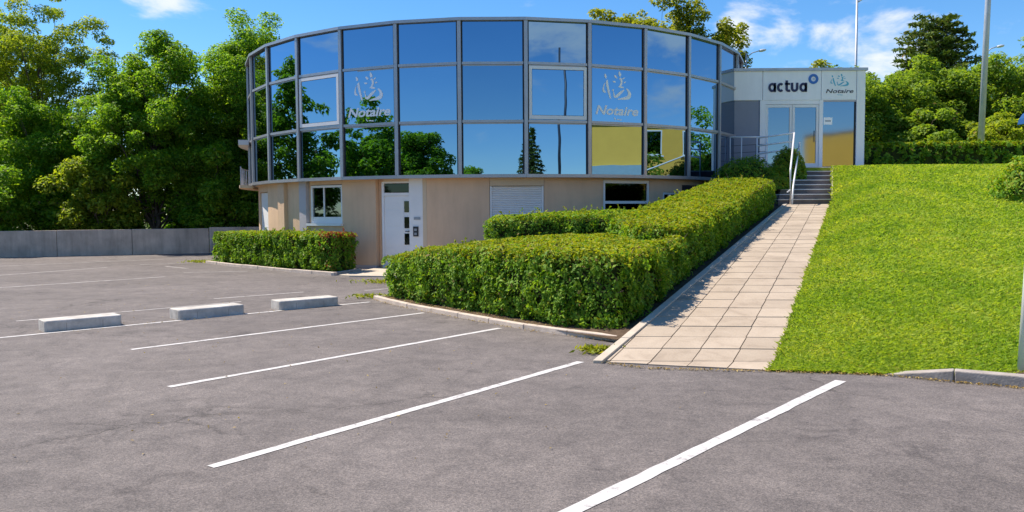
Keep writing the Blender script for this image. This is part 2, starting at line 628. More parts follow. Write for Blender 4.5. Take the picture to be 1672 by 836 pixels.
def leaf_quads(rng, P, Nn, L, Wd, up=0.0, droop=0.25):
    """folded diamond leaves at P facing Nn; returns verts, quads"""
    n = len(P)
    Nn = unit(Nn)
    d = rng.normal(size=(n, 3))
    d[:, 2] += up
    d = unit(d - (d * Nn).sum(1, keepdims=True) * Nn)
    s = np.cross(Nn, d)
    L = np.broadcast_to(np.asarray(L, float), (n,))[:, None]
    Wd = np.broadcast_to(np.asarray(Wd, float), (n,))[:, None]
    tip = P + d * L * 0.6 - Nn * L * droop * 0.5
    base = P - d * L * 0.4 - Nn * L * 0.05
    a = P + s * Wd * 0.5 + Nn * Wd * 0.14
    b_ = P - s * Wd * 0.5 + Nn * Wd * 0.14
    v = np.stack([base, b_, tip, a], 1).reshape(-1, 3)
    q = np.arange(4 * n).reshape(n, 4)
    return v, q

# ------------------------------------------------------------------ terrain levels
PLAT = 3.08
FOOT_Y, FOOT_Z = 22.8, 1.845


def zpath(y):
    return max(0.0, 0.13226 * (y - 8.85))


def xr(y):                       # right edge of the path and stairs
    return 2.71 + (y - 8.31) * 0.4443 if y < FOOT_Y else 9.147 + (y - FOOT_Y) * 0.40


def xl(y):                       # left edge of the path
    return 0.94 + (y - 8.68) * 0.4918


def zedge(y):                    # level along the right edge: path, then stair flight, then terrace
    if y <= FOOT_Y:
        return zpath(y)
    return min(PLAT, FOOT_Z + (y - FOOT_Y) / 3.15 * (PLAT - FOOT_Z))


# ------------------------------------------------------------------ ground sheets
MB().box(-900, 900, -900, 900, -0.3, -0.06).build('ground', 'ground_earth')
tag(bpy.data.objects['ground'], kind='structure')
o = MB().add([(-60, -45, 0), (60, -45, 0), (60, 40, 0), (-60, 40, 0)], [(0, 1, 2, 3)]).build('car_park', 'asphalt')
tag(o, 'worn pinkish grey asphalt car park', kind='structure')

# painted bay lines (each a thin coat on the asphalt)
def line(a, b, w, mat='road_paint', z=0.004):
    a, b = Vector((*a, 0)), Vector((*b, 0))
    d = (b - a).normalized()
    s_ = Vector((-d.y, d.x, 0)) * w / 2
    rng = random.Random(hash((round(a.x, 2), round(b.y, 2))) & 0xffff)
    k = max(2, int((b - a).length / 0.18))
    vs, fs = [], []
    for i in range(k + 1):
        c = a.lerp(b, i / k)
        j0, j1 = rng.uniform(-.006, .006), rng.uniform(-.006, .006)
        vs += [c - s_ * (1 + j0 / w * 2) + Vector((0, 0, z)), c + s_ * (1 + j1 / w * 2) + Vector((0, 0, z))]
    for i in range(k):
        fs.append((2 * i, 2 * i + 2, 2 * i + 3, 2 * i + 1))
    o = MB().add(vs, fs).build('parking_line', mat)
    tag(o, kind='structure')
    return o


line((0.33 - .35, 4.41 - .40), (3.25, 7.81), 0.108)
line((-2.03, 5.25), (0.77, 8.89), 0.09)
line((-3.37, 7.72), (-0.18, 11.52), 0.085)
line((-4.77, 9.88), (-1.49, 13.33), 0.08)
line((-9.2, 8.9), (-2.70, 15.0), 0.085)
line((-13.0, 17.15), (-9.31, 21.33), 0.11, 'faded_paint')
line((-15.3, 20.2), (-12.85, 25.2), 0.10, 'faded_paint')
line((-18.2, 24.9), (-11.74, 30.7), 0.10, 'faded_paint')
line((-5.92, 15.74), (-4.47, 16.97), 0.09, 'faded_paint')
line((-11.14, 25.54), (-10.0, 24.5), 0.09, 'faded_paint')
line((-12.4, 26.5), (-10.4, 27.6), 0.09, 'faded_paint')
line((-9.44, 22.83), (-7.7, 23.1), 0.09, 'faded_paint')
line((-7.9, 12.6), (-5.2, 15.2), 0.08, 'faded_paint')
line((-3.2, 17.2), (-2.5, 17.75), 0.09, 'faded_paint')

# ------------------------------------------------------------------ planting bed (soil) between car park, path and drum
Pl = [(1.42, 10.05), (1.9, 10.9), (2.9, 13.0), (4.2, 15.6), (5.6, 18.4), (6.9, 21.0), (7.72, 22.75), (8.4, 24.6), (8.95, 26.0)]
Ql = [(1.30, 10.15), (0.37, 11.22), (-0.70, 12.62), (-2.0, 14.4), (-2.5, 15.4), (-1.9, 17.2), (-1.2, 22.6), (3.0, 23.4), (6.3, 26.2)]
zq = [0.05, 0.06, 0.06, 0.06, 0.06, 0.08, 0.1, 0.8, 2.6]
mb = MB()
K = 10
for i, (a, b_) in enumerate(zip(Pl, Ql)):
    za = min(zedge(a[1]), PLAT) - 0.02 if a[1] > 10.5 else 0.07
    for k in range(K + 1):
        s_ = k / K
        zz = zq[i] + (za - zq[i]) * (s_ ** 1.3)
        mb.v.append((b_[0] + (a[0] - b_[0]) * s_, b_[1] + (a[1] - b_[1]) * s_, zz))
for i in range(len(Pl) - 1):
    for k in range(K):
        q = i * (K + 1) + k
        mb.f.append((q, q + 1, q + K + 2, q + K + 1))
        mb.m.append(0)
tag(mb.build('planting_bed', 'soil', smooth=True), 'bare soil of the planting bed under the clipped hedges', kind='structure')
# soil of the small bed by the left hedge
tag(MB().prism([(-10.25, 26.95), (-7.42, 23.95), (-4.85, 21.47), (-4.45, 22.8), (-6.3, 25.0), (-9.3, 28.3)], -0.02, 0.06).build('planting_bed', 'soil'),
    'strip of soil under the low hedge left of the door', kind='structure')

# ------------------------------------------------------------------ terrace at the upper entrance level
mb = MB()
mb.prism([(8.95, 25.95), (10.4, 25.95), (12.5, 25.95), (32.5, 25.4), (120, 25.4), (120, 160), (-5, 160), (-5, 46), (6.0, 40.5), (7.2, 33), (6.9, 28.6)], -0.04, PLAT - 0.012)
tag(mb.build('terrace', 'lawn_turf'), 'upper terrace level behind the bank', kind='structure')

# ------------------------------------------------------------------ lawn bank: front edge on the asphalt, rising to the terrace
FR = [(2.71, 8.31), (3.3, 8.20), (3.87, 8.07), (4.30, 7.90), (4.85, 7.58), (8.0, 5.9), (14.0, 2.9), (24.0, -1.5)]


def lawn_pt(u, v):
    """u 0..1 left to right, v 0..1 from the car park up to the terrace"""
    k = u * (len(FR) - 1)
    i = min(int(k), len(FR) - 2)
    fx = FR[i][0] + (FR[i + 1][0] - FR[i][0]) * (k - i)
    fy = FR[i][1] + (FR[i + 1][1] - FR[i][1]) * (k - i)
    bx = 10.42 + 22 * u ** 1.6
    by = 26.0 - 0.5 * u
    y = fy + (by - fy) * v
    yl = 8.31 + (26.0 - 8.31) * v
    dx0 = xr(yl) - (2.71 + (10.42 - 2.71) * v)
    x = fx + (bx - fx) * v + dx0 * max(0.0, 1 - u * 6)
    ze = zedge(yl)
    vy = min(1.0, max(0.0, (y - 7.8) / (25.6 - 7.8)))
    zs = PLAT * (0.70 * vy + 0.30 * vy * vy * (3 - 2 * vy))
    v0 = min(1.0, max(0.0, (fy - 7.8) / (25.6 - 7.8)))
    zs -= PLAT * (0.70 * v0 + 0.30 * v0 * v0 * (3 - 2 * v0)) * (1 - v) ** 3
    w = min(1.0, u * 5.0)
    z = ze * (1 - w) + zs * w
    z += 0.045 * (1 - v) * min(1, u * 8) * min(1, v * 9)
    z += 0.006 + 0.018 * math.sin(x * 1.7 + y * .6) * math.sin(y * 1.3) * min(1, v * 10) * (1 - v)
    return x, y, z


NU, NV = 60, 70
mb = MB()
us = [(i / NU) ** 1.0 for i in range(NU + 1)]
vs_ = [j / NV for j in range(NV + 1)]
for j in vs_:
    for i in us:
        mb.v.append(lawn_pt(i, j))
for j in range(NV):
    for i in range(NU):
        q = j * (NU + 1) + i
        mb.f.append((q, q + 1, q + NU + 2, q + NU + 1))
        mb.m.append(0)
# skirt down to the asphalt along the front
k0 = len(mb.v)
for i in us:
    x, y, z = lawn_pt(i, 0)
    mb.v.append((x, y, -0.03))
for i in range(NU):
    mb.f.append((k0 + i, k0 + i + 1, i + 1, i))
    mb.m.append(0)
tag(mb.build('lawn', 'lawn_turf', smooth=True), 'sunny grass bank rising from the car park to the terrace', kind='structure')

# ------------------------------------------------------------------ path: base, slabs, edging
path = empty('path', (0, 0, 0))
tag(path, 'sloping path of pale concrete slabs up to the stairs', kind='structure')
front = [(0.97, 8.84), (1.47, 8.50), (2.23, 8.37), (2.71, 8.31)]
poly_path = [(0.97, 8.84), (2.71, 8.31), (xr(FOOT_Y) - 0.005, FOOT_Y), (xl(FOOT_Y), FOOT_Y)]


def clip(poly, a, b_):
    """keep the part of poly left of a->b"""
    out = []
    for i in range(len(poly)):
        p_, q = poly[i], poly[(i + 1) % len(poly)]
        sp = (b_[0] - a[0]) * (p_[1] - a[1]) - (b_[1] - a[1]) * (p_[0] - a[0])
        sq = (b_[0] - a[0]) * (q[1] - a[1]) - (b_[1] - a[1]) * (q[0] - a[0])
        if sp >= 0:
            out.append(p_)
        if sp * sq < 0:
            t_ = sp / (sp - sq)
            out.append((p_[0] + (q[0] - p_[0]) * t_, p_[1] + (q[1] - p_[1]) * t_))
    return out


def area(poly):
    return 0.5 * sum(poly[i][0] * poly[(i + 1) % len(poly)][1] - poly[(i + 1) % len(poly)][0] * poly[i][1] for i in range(len(poly)))


mb = MB()
for half in (clip(poly_path, (60, 8.85), (-60, 8.85)), clip(poly_path, (-60, 8.85), (60, 8.85))):
    mb.prism(half, -0.04, lambda x, y: zpath(y) + 0.002)
mb.build('bedding', 'joint_sand', path)
rs = random.Random(5)
CW, RH, G = 0.455, 0.47, 0.0065
row = 0
for j in range(-1, 33):
    y0, y1 = 8.31 + RH * j, 8.31 + RH * (j + 1)
    for k in range(5):
        cell = []
        for (kk, yy, sx, sy) in ((k + 1, y0, 1, 1), (k, y0, -1, 1), (k, y1, -1, -1), (k + 1, y1, 1, -1)):
            x = 2.71 + (yy - 8.31) * 0.4443 - CW * kk
            xo = -CW * kk
            cell.append((x + sx * G, yy - xo * 0.05 + sy * G * 1.8))
        pl = cell
        for i in range(4):
            pl = clip(pl, poly_path[i], poly_path[(i + 1) % 4])
            if len(pl) < 3:
                break
        if len(pl) < 3 or area(pl) < 0.006:
            continue
        dz = rs.uniform(-0.002, 0.002)
        tx, ty = rs.uniform(-.004, .004), rs.uniform(-.004, .004)
        cx = sum(p_[0] for p_ in pl) / len(pl)
        cy = sum(p_[1] for p_ in pl) / len(pl)
        zf = lambda x, y: zpath(y) + 0.014 + dz + tx * (x - cx) + ty * (y - cy)
        MB().prism(pl, lambda x, y: zpath(y) - 0.03, zf).build('paving_slab', 'paving', path)
# left edging stones
y = 8.80
while y < FOOT_Y - 0.1:
    y2 = min(y + 0.90, FOOT_Y)
    pl = [(xl(y + .01) - 0.11, y + .012), (xl(y + .01) - 0.004, y - .012), (xl(y2 - .006) - 0.004, y2 - .022), (xl(y2 - .006) - 0.11, y2 - .006)]
    MB().prism(pl, lambda x, y: zpath(y) - 0.1, lambda x, y: zpath(y) + 0.035).build('edging_stone', 'slab_pale', path, bevel=0.008)
    y = y2

# ------------------------------------------------------------------ kerbs
def kerb(name_label, pts, w, h, piece, mat, closed_label, drop0=False, inner=1):
    root = empty('kerb', (0, 0, 0))
    tag(root, closed_label, kind='structure')
    # resample
    P = [Vector((*p_, 0)) for p_ in pts]
    seg = [(P[i + 1] - P[i]).length for i in range(len(P) - 1)]
    tot = sum(seg)

    def at(s_):
        for i, L in enumerate(seg):
            if s_ <= L or i == len(seg) - 1:
                return P[i] + (P[i + 1] - P[i]) * (s_ / L)
            s_ -= L
    k = max(1, round(tot / piece))
    rng = random.Random(int(tot * 100))
    for i in range(k):
        a, b_ = at(tot * i / k + 0.004), at(tot * (i + 1) / k - 0.004)
        d = (b_ - a).normalized()
        nn = Vector((-d.y, d.x, 0)) * inner
        jz, jn = rng.uniform(-.006, .006), rng.uniform(-.006, .006)
        h0 = h1 = h + jz
        if drop0 and i == 0:
            h0 = 0.015
        c = [a + nn * jn, b_ + nn * jn, b_ + nn * (w + jn), a + nn * (w + jn)]
        if inner < 0:
            c = [c[1], c[0], c[3], c[2]]
            hh = [h1, h0, h0, h1]
        else:
            hh = [h0, h1, h1, h0]
        mb = MB().hexa([(q.x, q.y, -0.05) for q in c] + [(q.x, q.y, z_) for q, z_ in zip(c, hh)])
        mb.build('kerb_stone', mat, root, bevel=0.012)
    return root


kerb('', [(-2.72, 15.50), (-2.06, 14.31), (-0.74, 12.53), (0.37, 11.14), (0.95, 10.62), (1.36, 10.24)], 0.10, 0.075, 0.85, 'kerb_concrete',
     'pale kerb stones curving along the big hedge')
kerb('', [(-10.45, 27.1), (-8.9, 25.3), (-7.48, 23.87), (-6.1, 22.5), (-4.80, 21.35)], 0.11, 0.085, 0.95, 'kerb_concrete',
     'pale kerb stones in front of the low hedge left of the door')
kerb('', [(-4.79, 21.36), (-4.33, 22.88)], 0.10, 0.08, 0.8, 'kerb_concrete', 'short kerb return at the right end of the low left hedge')
kerb('', [(3.80, 8.06), (4.20, 7.80), (4.80, 7.45), (8.0, 5.74), (14, 2.74), (24, -1.66)], 0.14, 0.115, 0.62, 'kerb_grey',
     'weathered grey kerb along the foot of the grass bank', drop0=True)

# pale doorstep paving
MB().prism([(-4.62, 21.2), (-4.3, 20.95), (-2.6, 20.6), (-1.9, 22.5), (-2.2, 23.45), (-4.05, 23.95)], -0.02, 0.035).build('doorstep_paving', 'slab_pale')
tag(bpy.data.objects['doorstep_paving'], 'pale paving in front of the white entrance door', kind='structure')

# ------------------------------------------------------------------ drum building
CX, CY, RG = -0.60, 32.33, 9.45
DL, PH = 11.42, 0.043
ZB, Z1, Z2, ZT = 2.72, 4.27, 5.91, 7.10
drum = empty('round_building', (CX, CY, 0), 'round two-storey office with a mirror-glass drum above beige walls', 'building')


def dpt(th, r, z):
    a = rad(th)
    return Vector((CX + r * math.sin(a), CY - r * math.cos(a), z))


def dax(th):
    a = rad(th)
    return Vector((math.cos(a), math.sin(a), 0)), Vector((math.sin(a), -math.cos(a), 0))


AP = RG * math.cos(rad(DL / 2))
HW = RG * math.sin(rad(DL / 2))
rs = random.Random(11)
# shared meshes modelled at the origin: x = tangent, -y = outward
def facet_piece(mb, name, mat):
    me = bpy.data.meshes.new(name)
    me.from_pydata(mb.v, [], mb.f)
    for mm in (mat if isinstance(mat, list) else [mat]):
        me.materials.append(MAT[mm])
    if any(mb.m):
        me.polygons.foreach_set('material_index', mb.m)
    me.update()
    return me


def put(name, me, th, r, z, parent, tilt=0.0):
    o = link(name, me, parent, dpt(th, r, z), rad(th))
    return o


mull_me = facet_piece(MB().box(-.052, .052, -.080, .02, 0, ZT - ZB + 0.02), 'mullion', 'aluminium')
shade_me = facet_piece(MB().box(-.092, .092, -.012, .05, 0, ZT - ZB), 'gasket_shade', 'gasket_shade')  # dark strip behind the cap: the mullion's own shade put into colour
Lw = HW - 0.066
tran_me = facet_piece(MB().box(-Lw, Lw, -.052, .03, -.038, .038).box(-Lw + .03, Lw - .03, -.012, .03, -.075, -.0385), 'transom', 'aluminium')
tshade_me = facet_piece(MB().box(-Lw, Lw, -.010, .02, -.064, .055), 'transom_shade', 'gasket_shade')  # dark strip imitating the shade along a transom
rim_me = facet_piece(MB().box(-HW - .012, HW + .012, -.115, .12, 0, .085), 'top_rim', 'aluminium')
sill_me = facet_piece(MB().box(-HW - .006, HW + .006, -.085, .12, -.05, .045), 'bottom_rim', 'aluminium')
rows = [(ZB + .035, Z1), (Z1, Z2), (Z2, ZT)]
pane_me = []
for z0, z1 in rows:
    pane_me.append(facet_piece(MB().box(-HW + .03, HW - .03, -.010, .012, 0.0, z1 - z0), 'glass_pane', 'mirror_glass'))
tilted = {}
for i in range(-15, 16):
    th = (i + PH) * DL
    put('top_rim', rim_me, th, AP, ZT, drum)
    put('bottom_rim', sill_me, th, AP, ZB, drum)
    for z in (Z1, Z2):
        tr = put('transom', tran_me, th, AP, z, drum)
    for k, (z0, z1) in enumerate(rows):
        o = put('glass_pane', pane_me[k], th, AP - 0.004, z0, drum)
        o.rotation_euler = (rad(rs.uniform(-.2, .2)), 0, rad(th + rs.uniform(-.2, .2)))
        tilted[(i, k)] = o
    thm = (i - 0.5 + PH) * DL
    mu = put('mullion', mull_me, thm, RG, ZB + .04, drum)
    gk = link('gasket_shade', shade_me, mu, dpt(thm, RG, ZB + .04))
    gk.rotation_euler = (0, 0, 0)
    gk.location = (0, 0, 0)
thm = (15.5 + PH) * DL
put('mullion', mull_me, thm, RG, ZB + .04, drum)
# the narrow closing bay at the back
tb0, tb1 = (15.5 + PH) * DL, (-15.5 + PH) * DL + 360
MB().arc(CX, CY, tb0, tb1, AP - .1, AP, ZB, ZT, 6).build('glass_pane', 'mirror_glass', drum)
# soffit, roof
mb = MB()
seg = 96
vs = []
for r_, z_ in ((8.6, 2.70), (9.40, 2.672)):
    for k in range(seg):
        vs.append(dpt(360 * k / seg, r_, z_))
mb.add(vs, [(k, seg + k, seg + (k + 1) % seg, (k + 1) % seg) for k in range(seg)])
mb.build('soffit', 'render_pale', drum)
mb = MB().add([dpt((i - .5 + PH) * DL, RG - .1, ZT - .05) for i in range(-15, 17)], [tuple(range(32))])
mb.build('roof', 'roof_gravel', drum)
mb = MB()
mb.arc(CX, CY, 0, 359.9, 8.2, 8.9, 0, ZB - .04, 8)
mb.build('core_wall', 'gasket_shade', drum)

# opening lights (white framed) in two bays of the middle row
def opening(i):
    th = (i + PH) * DL
    w = HW - 0.085
    w_root = empty('opening_window', dpt(th, AP, Z1 + .06))
    w_root.parent = drum
    w_root.location = dpt(th, AP, Z1 + .06) - ORG[drum.name]
    w_root.rotation_euler = (0, 0, rad(th))
    h = Z2 - Z1 - 0.14
    fb = 0.085
    fr = MB()
    fr.box(-w, w, -.06, -.012, 0, fb * 1.25).box(-w, w, -.06, -.012, h - fb, h)
    fr.box(-w, -w + fb, -.06, -.012, fb * 1.25, h - fb).box(w - fb, w, -.06, -.012, fb * 1.25, h - fb)
    gl = MB().box(-w + fb + .012, w - fb - .012, -.035, -.014, fb * 1.25 + .012, h - fb - .012)
    gs = MB().box(-w + fb - .004, w - fb + .004, -.028, -.0135, fb * 1.25 - .004, h - fb + .004)
    for nm, mm, mt in (('frame', fr, 'white_paint'), ('pane', gl, 'mirror_glass'), ('gasket_shade', gs, 'gasket_shade')):
        me = facet_piece(mm, nm, mt)
        o = bpy.data.objects.new(nm, me)
        COL.objects.link(o)
        o.parent = w_root
        if nm == 'pane':
            o.rotation_euler = (rad(0.35), 0, rad(-0.3))


opening(-3)
opening(1)

# ---- lettering and emblem helpers (flat shapes, given a few millimetres of thickness)
def extrude_poly(mb, pts, d, mi=0):
    """pts: 2-D outline (x, z); extruded d towards -y"""
    a = sum(pts[i][0] * pts[(i + 1) % len(pts)][1] - pts[(i + 1) % len(pts)][0] * pts[i][1] for i in range(len(pts)))
    if a < 0:
        pts = pts[::-1]
    k = len(pts)
    vs = [(x, 0, z) for x, z in pts] + [(x, -d, z) for x, z in pts]
    fs = [tuple(range(k, 2 * k)), tuple(range(k - 1, -1, -1))] + [(i, (i + 1) % k, k + (i + 1) % k, k + i) for i in range(k)]
    # front face must look along -y
    fs = [f[::-1] if False else f for f in fs]
    mb.add(vs, fs, mi)


def stroke(mb, pts, w, d, closed=False):
    k = len(pts)
    L, R_ = [], []
    for i in range(k):
        if closed:
            p0, p1 = pts[i - 1], pts[(i + 1) % k]
        else:
            p0, p1 = pts[max(0, i - 1)], pts[min(k - 1, i + 1)]
        dx, dz = p1[0] - p0[0], p1[1] - p0[1]
        ln = math.hypot(dx, dz) or 1
        nx, nz_ = -dz / ln, dx / ln
        L.append((pts[i][0] + nx * w / 2, pts[i][1] + nz_ * w / 2))
        R_.append((pts[i][0] - nx * w / 2, pts[i][1] - nz_ * w / 2))
    rng_ = range(k) if closed else range(k - 1)
    for i in rng_:
        j = (i + 1) % k
        extrude_poly(mb, [R_[i], R_[j], L[j], L[i]], d)


def arcpts(cx, cz, rx, rz, a0, a1, n=28):
    return [(cx + rx * math.cos(rad(a0 + (a1 - a0) * i / n)), cz + rz * math.sin(rad(a0 + (a1 - a0) * i / n))) for i in range(n + 1)]


EMBLEM = [
    [(205, 185), (218, 190), (228, 208), (230, 226), (218, 238), (207, 228), (203, 205)],
    [(207, 282), (192, 315), (182, 350), (183, 385), (198, 396), (220, 396), (224, 388), (205, 374), (198, 350), (201, 315), (210, 290)],
    [(219, 268), (240, 248), (248, 300), (262, 370), (282, 462), (262, 452), (240, 380), (225, 320)],
    [(372, 145), (384, 158), (396, 180), (397, 196), (385, 210), (372, 203), (366, 180), (368, 160)],
    [(314, 196), (330, 193), (347, 212), (350, 228), (335, 231), (322, 216)],
    [(295, 262), (312, 258), (333, 262), (335, 272), (318, 280), (306, 272)],
    [(438, 212), (430, 227), (415, 237), (410, 228), (421, 215)],
    [(427, 263), (446, 257), (453, 264), (441, 276), (428, 279)],
    [(370, 226), (393, 220), (408, 238), (413, 262), (408, 290), (397, 313), (425, 320), (426, 333), (395, 334), (362, 324), (380, 300), (391, 270), (386, 244)],
    [(288, 360), (312, 349), (309, 378), (322, 415), (330, 422), (350, 402), (385, 370), (430, 347), (433, 359), (400, 396), (360, 437), (338, 450), (310, 441), (305, 400), (302, 375)],
    [(450, 335), (475, 340), (502, 366), (514, 398), (510, 428), (492, 452), (450, 462), (352, 466), (362, 455), (420, 436), (462, 420), (478, 404), (474, 375), (462, 352)],
]
TAGLINE = [[(312, 668), (322, 668), (330, 684), (340, 690), (328, 694), (318, 684)], [(345, 680), (372, 680), (374, 692), (350, 692)], [(376, 682), (402, 684), (400, 697), (376, 694)]]


def text_mesh(body, size, shear=0.0, offset=0.0):
    cu = bpy.data.curves.new('lettering', 'FONT')
    cu.body = body
    cu.size = size
    cu.shear = shear
    cu.offset = offset
    cu.extrude = 0.003
    cu.align_x = 'CENTER'
    cu.resolution_u = 6
    ob = bpy.data.objects.new('lettering_tmp', cu)
    COL.objects.link(ob)
    bpy.context.view_layer.update()
    me = bpy.data.meshes.new_from_object(ob.evaluated_get(bpy.context.evaluated_depsgraph_get()))
    bpy.data.objects.remove(ob)
    return me


def notary_sign(place, k, parent, m_emb, m_txt, m_tag, kz):
    """place(x,y,z)->object link; k = metres per emblem unit; centre of sign at x=350, baseline 635"""
    def cv(pts):
        return [((x - 350) * k, (418 - z) * kz) for x, z in pts]
    mb = MB()
    for e in EMBLEM:
        extrude_poly(mb, cv(e), 0.004)
    place('emblem', facet_piece(mb, 'emblem', m_emb), 0, 0)
    me = text_mesh('Notaire', 137 * k, 0.24, 0.010 if m_txt == 'sticker_white' else 0.003)
    # scale text to the measured width (100..597)
    xs = [v.co.x for v in me.vertices]
    wd = max(xs) - min(xs)
    sc = 497 * k / wd
    mid = (max(xs) + min(xs)) / 2
    ys = [v.co.y for v in me.vertices]
    zsc = 104 * kz / (max(ys) - min(0, min(ys)))
    for v in me.vertices:
        v.co = Vector(((v.co.x - mid) * sc, -0.002 - v.co.z, (418 - 636) * kz + v.co.y * zsc))
    me.materials.clear()
    me.materials.append(MAT[m_txt])
    place('lettering', me, 0, 0)
    mb = MB()
    for e in TAGLINE:
        extrude_poly(mb, cv(e), 0.004)
    place('tagline', facet_piece(mb, 'tagline', m_tag), 0, 0)


for i in (-2, 2):
    pane = tilted[(i, 1)]
    k = 1.88 / 640.0

    def place(nm, me, x, z, pane=pane):
        o = bpy.data.objects.new(nm, me)
        COL.objects.link(o)
        o.parent = pane
        o.location = (0.0, -0.0125, (Z2 - Z1) / 2 + 0.0)
        return o
    notary_sign(place, k, pane, 'sticker_white', 'sticker_white', 'sticker_white', 0.00262)

# ---- beige ground floor: wall pieces between the openings
RB = 9.20
def bw(t0, t1, z0=0.0, z1=2.69, r1=RB, mat='render_wall', name='wall', r0=8.93, parent=None):
    return MB().arc(CX, CY, t0, t1, r0, r1, z0, z1).build(name, mat, parent or drum)


bw(-178, -66.6)
bw(-66.55, -57.65, 2.42, 2.69)
bw(-57.6, -49.65)
bw(-49.6, -46.85, r1=9.33, name='pilaster')
bw(-46.8, -41.75)
bw(-41.7, -39.45, r1=9.27, mat='column_paint', name='column')
bw(-39.4, -29.85, 0, 1.36)
bw(-39.4, -38.65, 1.361, 2.69, r1=9.14)
bw(-38.6, -29.85, 2.56, 2.69)
bw(-29.8, -22.05)
bw(-22.0, -20.65, r1=9.02, mat='render_wall')
bw(-20.6, -15.35, 2.60, 2.69, r1=9.15, mat='render_pale')
bw(-15.3, -12.65, r1=9.17, mat='white_paint', name='panel')
bw(-12.6, -11.85, r1=9.19, mat='render_pale')
bw(-11.8, -0.25)
bw(-0.2, 9.65, 2.44, 2.69, r1=9.215, mat='render_pale', name='lintel')
bw(-0.2, 9.65, 0, 0.95)
bw(9.7, 21.15)
bw(21.2, 31.6, 0, 1.25)
bw(21.2, 31.6, 2.61, 2.69)
bw(31.65, 35.2)
bw(35.25, 44.3, 0, 1.5)
bw(35.25, 44.3, 2.27, 2.69)
bw(44.35, 178)
# plinth strip at the foot by the door
bw(-29.8, -22.05, 0, 0.10, r1=9.225, mat='column_paint', name='plinth')

def facet_root(name, th, r, z, label=None):
    o = bpy.data.objects.new(name, None)
    COL.objects.link(o)
    o.parent = drum
    o.location = dpt(th, r, z) - ORG[drum.name]
    o.rotation_euler = (0, 0, rad(th))
    ORG[o.name] = dpt(th, r, z)
    if label:
        o['label'] = label
    return o


def sub(root, nm, mb, mt, bevel=0):
    o = bpy.data.objects.new(nm, facet_piece(mb, nm, mt))
    COL.objects.link(o)
    o.parent = root
    if bevel:
        bv = o.modifiers.new('bevel', 'BEVEL')
        bv.width = bevel
        bv.segments = 2
    return o


# white service door on the left flank
t_ = -62.1
rt = facet_root('door', t_, 9.10, 0, 'plain white door on the left flank')
sub(rt, 'leaf', MB().box(-.69, .69, -.02, .05, 0.02, 2.40).box(-.66, .66, -.026, -.0205, 1.2, 1.23), 'white_paint')
# left window with curtain
t_ = -34.2
hw = 9.2 * math.sin(rad(4.38))
rt = facet_root('window', t_, 9.10, 1.36)
h = 1.18
sub(rt, 'frame', MB().box(-hw, hw, -.05, .03, 0, .07).box(-hw, hw, -.05, .03, h - .07, h).box(-hw, -hw + .07, -.05, .03, .07, h - .07).box(hw - .07, hw, -.05, .03, .07, h - .07)
    .box(-.045 - .12, -.12 + .005, -.03, .03, .07, h - .07).box(-hw + .07, hw - .07, -.028, .03, .07, .20), 'white_paint')
sub(rt, 'pane', MB().box(-hw + .05, hw - .05, -.006, .006, .05, h - .05), 'window_glass')
cu = MB()
for q in range(10):
    x0 = -hw + .1 + q * .055
    cu.box(x0, x0 + .045, .03 + .008 * (q % 2), .045 + .008 * (q % 2), .1, h - .1)
sub(rt, 'curtain', cu, 'curtain')
sub(rt, 'sill', MB().box(-hw - .12, hw + .03, -.16, .02, -.075, -.002), 'white_paint')
# entrance door
t_ = -18.0
rt = facet_root('door', t_, 9.06, 0.03, 'white entrance door with three small square panes')
dw = 0.415
sub(rt, 'frame', MB().box(-dw - .07, -dw, -.05, .06, 0, 2.57).box(dw, dw + .03, -.05, .06, 0, 2.57).box(-dw, dw, -.05, .06, 2.15, 2.24).box(-dw, dw, -.05, .06, 2.52, 2.57), 'white_paint')
leaf = sub(rt, 'leaf', MB().box(-dw + .004, dw - .004, -.02, .03, .01, 2.145).box(-dw + .06, dw - .2, -.027, -.0205, .12, .62)
           .box(-dw + .06, dw - .2, -.027, -.0205, .66, 1.2).box(-dw + .06, dw - .2, -.027, -.0205, 1.24, 1.72).box(-dw + .06, dw - .2, -.027, -.0205, 1.76, 2.08), 'white_paint', .003)
for z0, z1 in ((1.66, 1.99), (1.19, 1.52), (.70, 1.03)):
    sub(rt, 'pane', MB().box(dw - .175, dw - .015, -.034, -.021, z0, z1), 'black_glass')
sub(rt, 'transom_pane', MB().box(-dw + .03, dw - .01, -.02, .02, 2.26, 2.50), 'black_glass')
sub(rt, 'handle', MB().box(dw - .03, dw - .012, -.075, -.021, 1.08, 1.12).box(dw - .13, dw - .012, -.085, -.07, 1.085, 1.11), 'dark_steel')
# plate and intercom on the white panel
rt = facet_root('intercom', -14.0, 9.175, 0.95, 'small dark intercom box and name plate on the white panel')
sub(rt, 'panel', MB().box(-.08, .08, -.03, -.002, .03, .32), 'gasket_shade', .005)
sub(rt, 'buttons', MB().box(-.045, .035, -.034, -.0305, .07, .14).box(-.045, .035, -.034, -.0305, .19, .26), 'letterbox')
sub(rt, 'name_plate', MB().box(-.06, .14, -.012, -.002, .52, .60), 'letterbox')
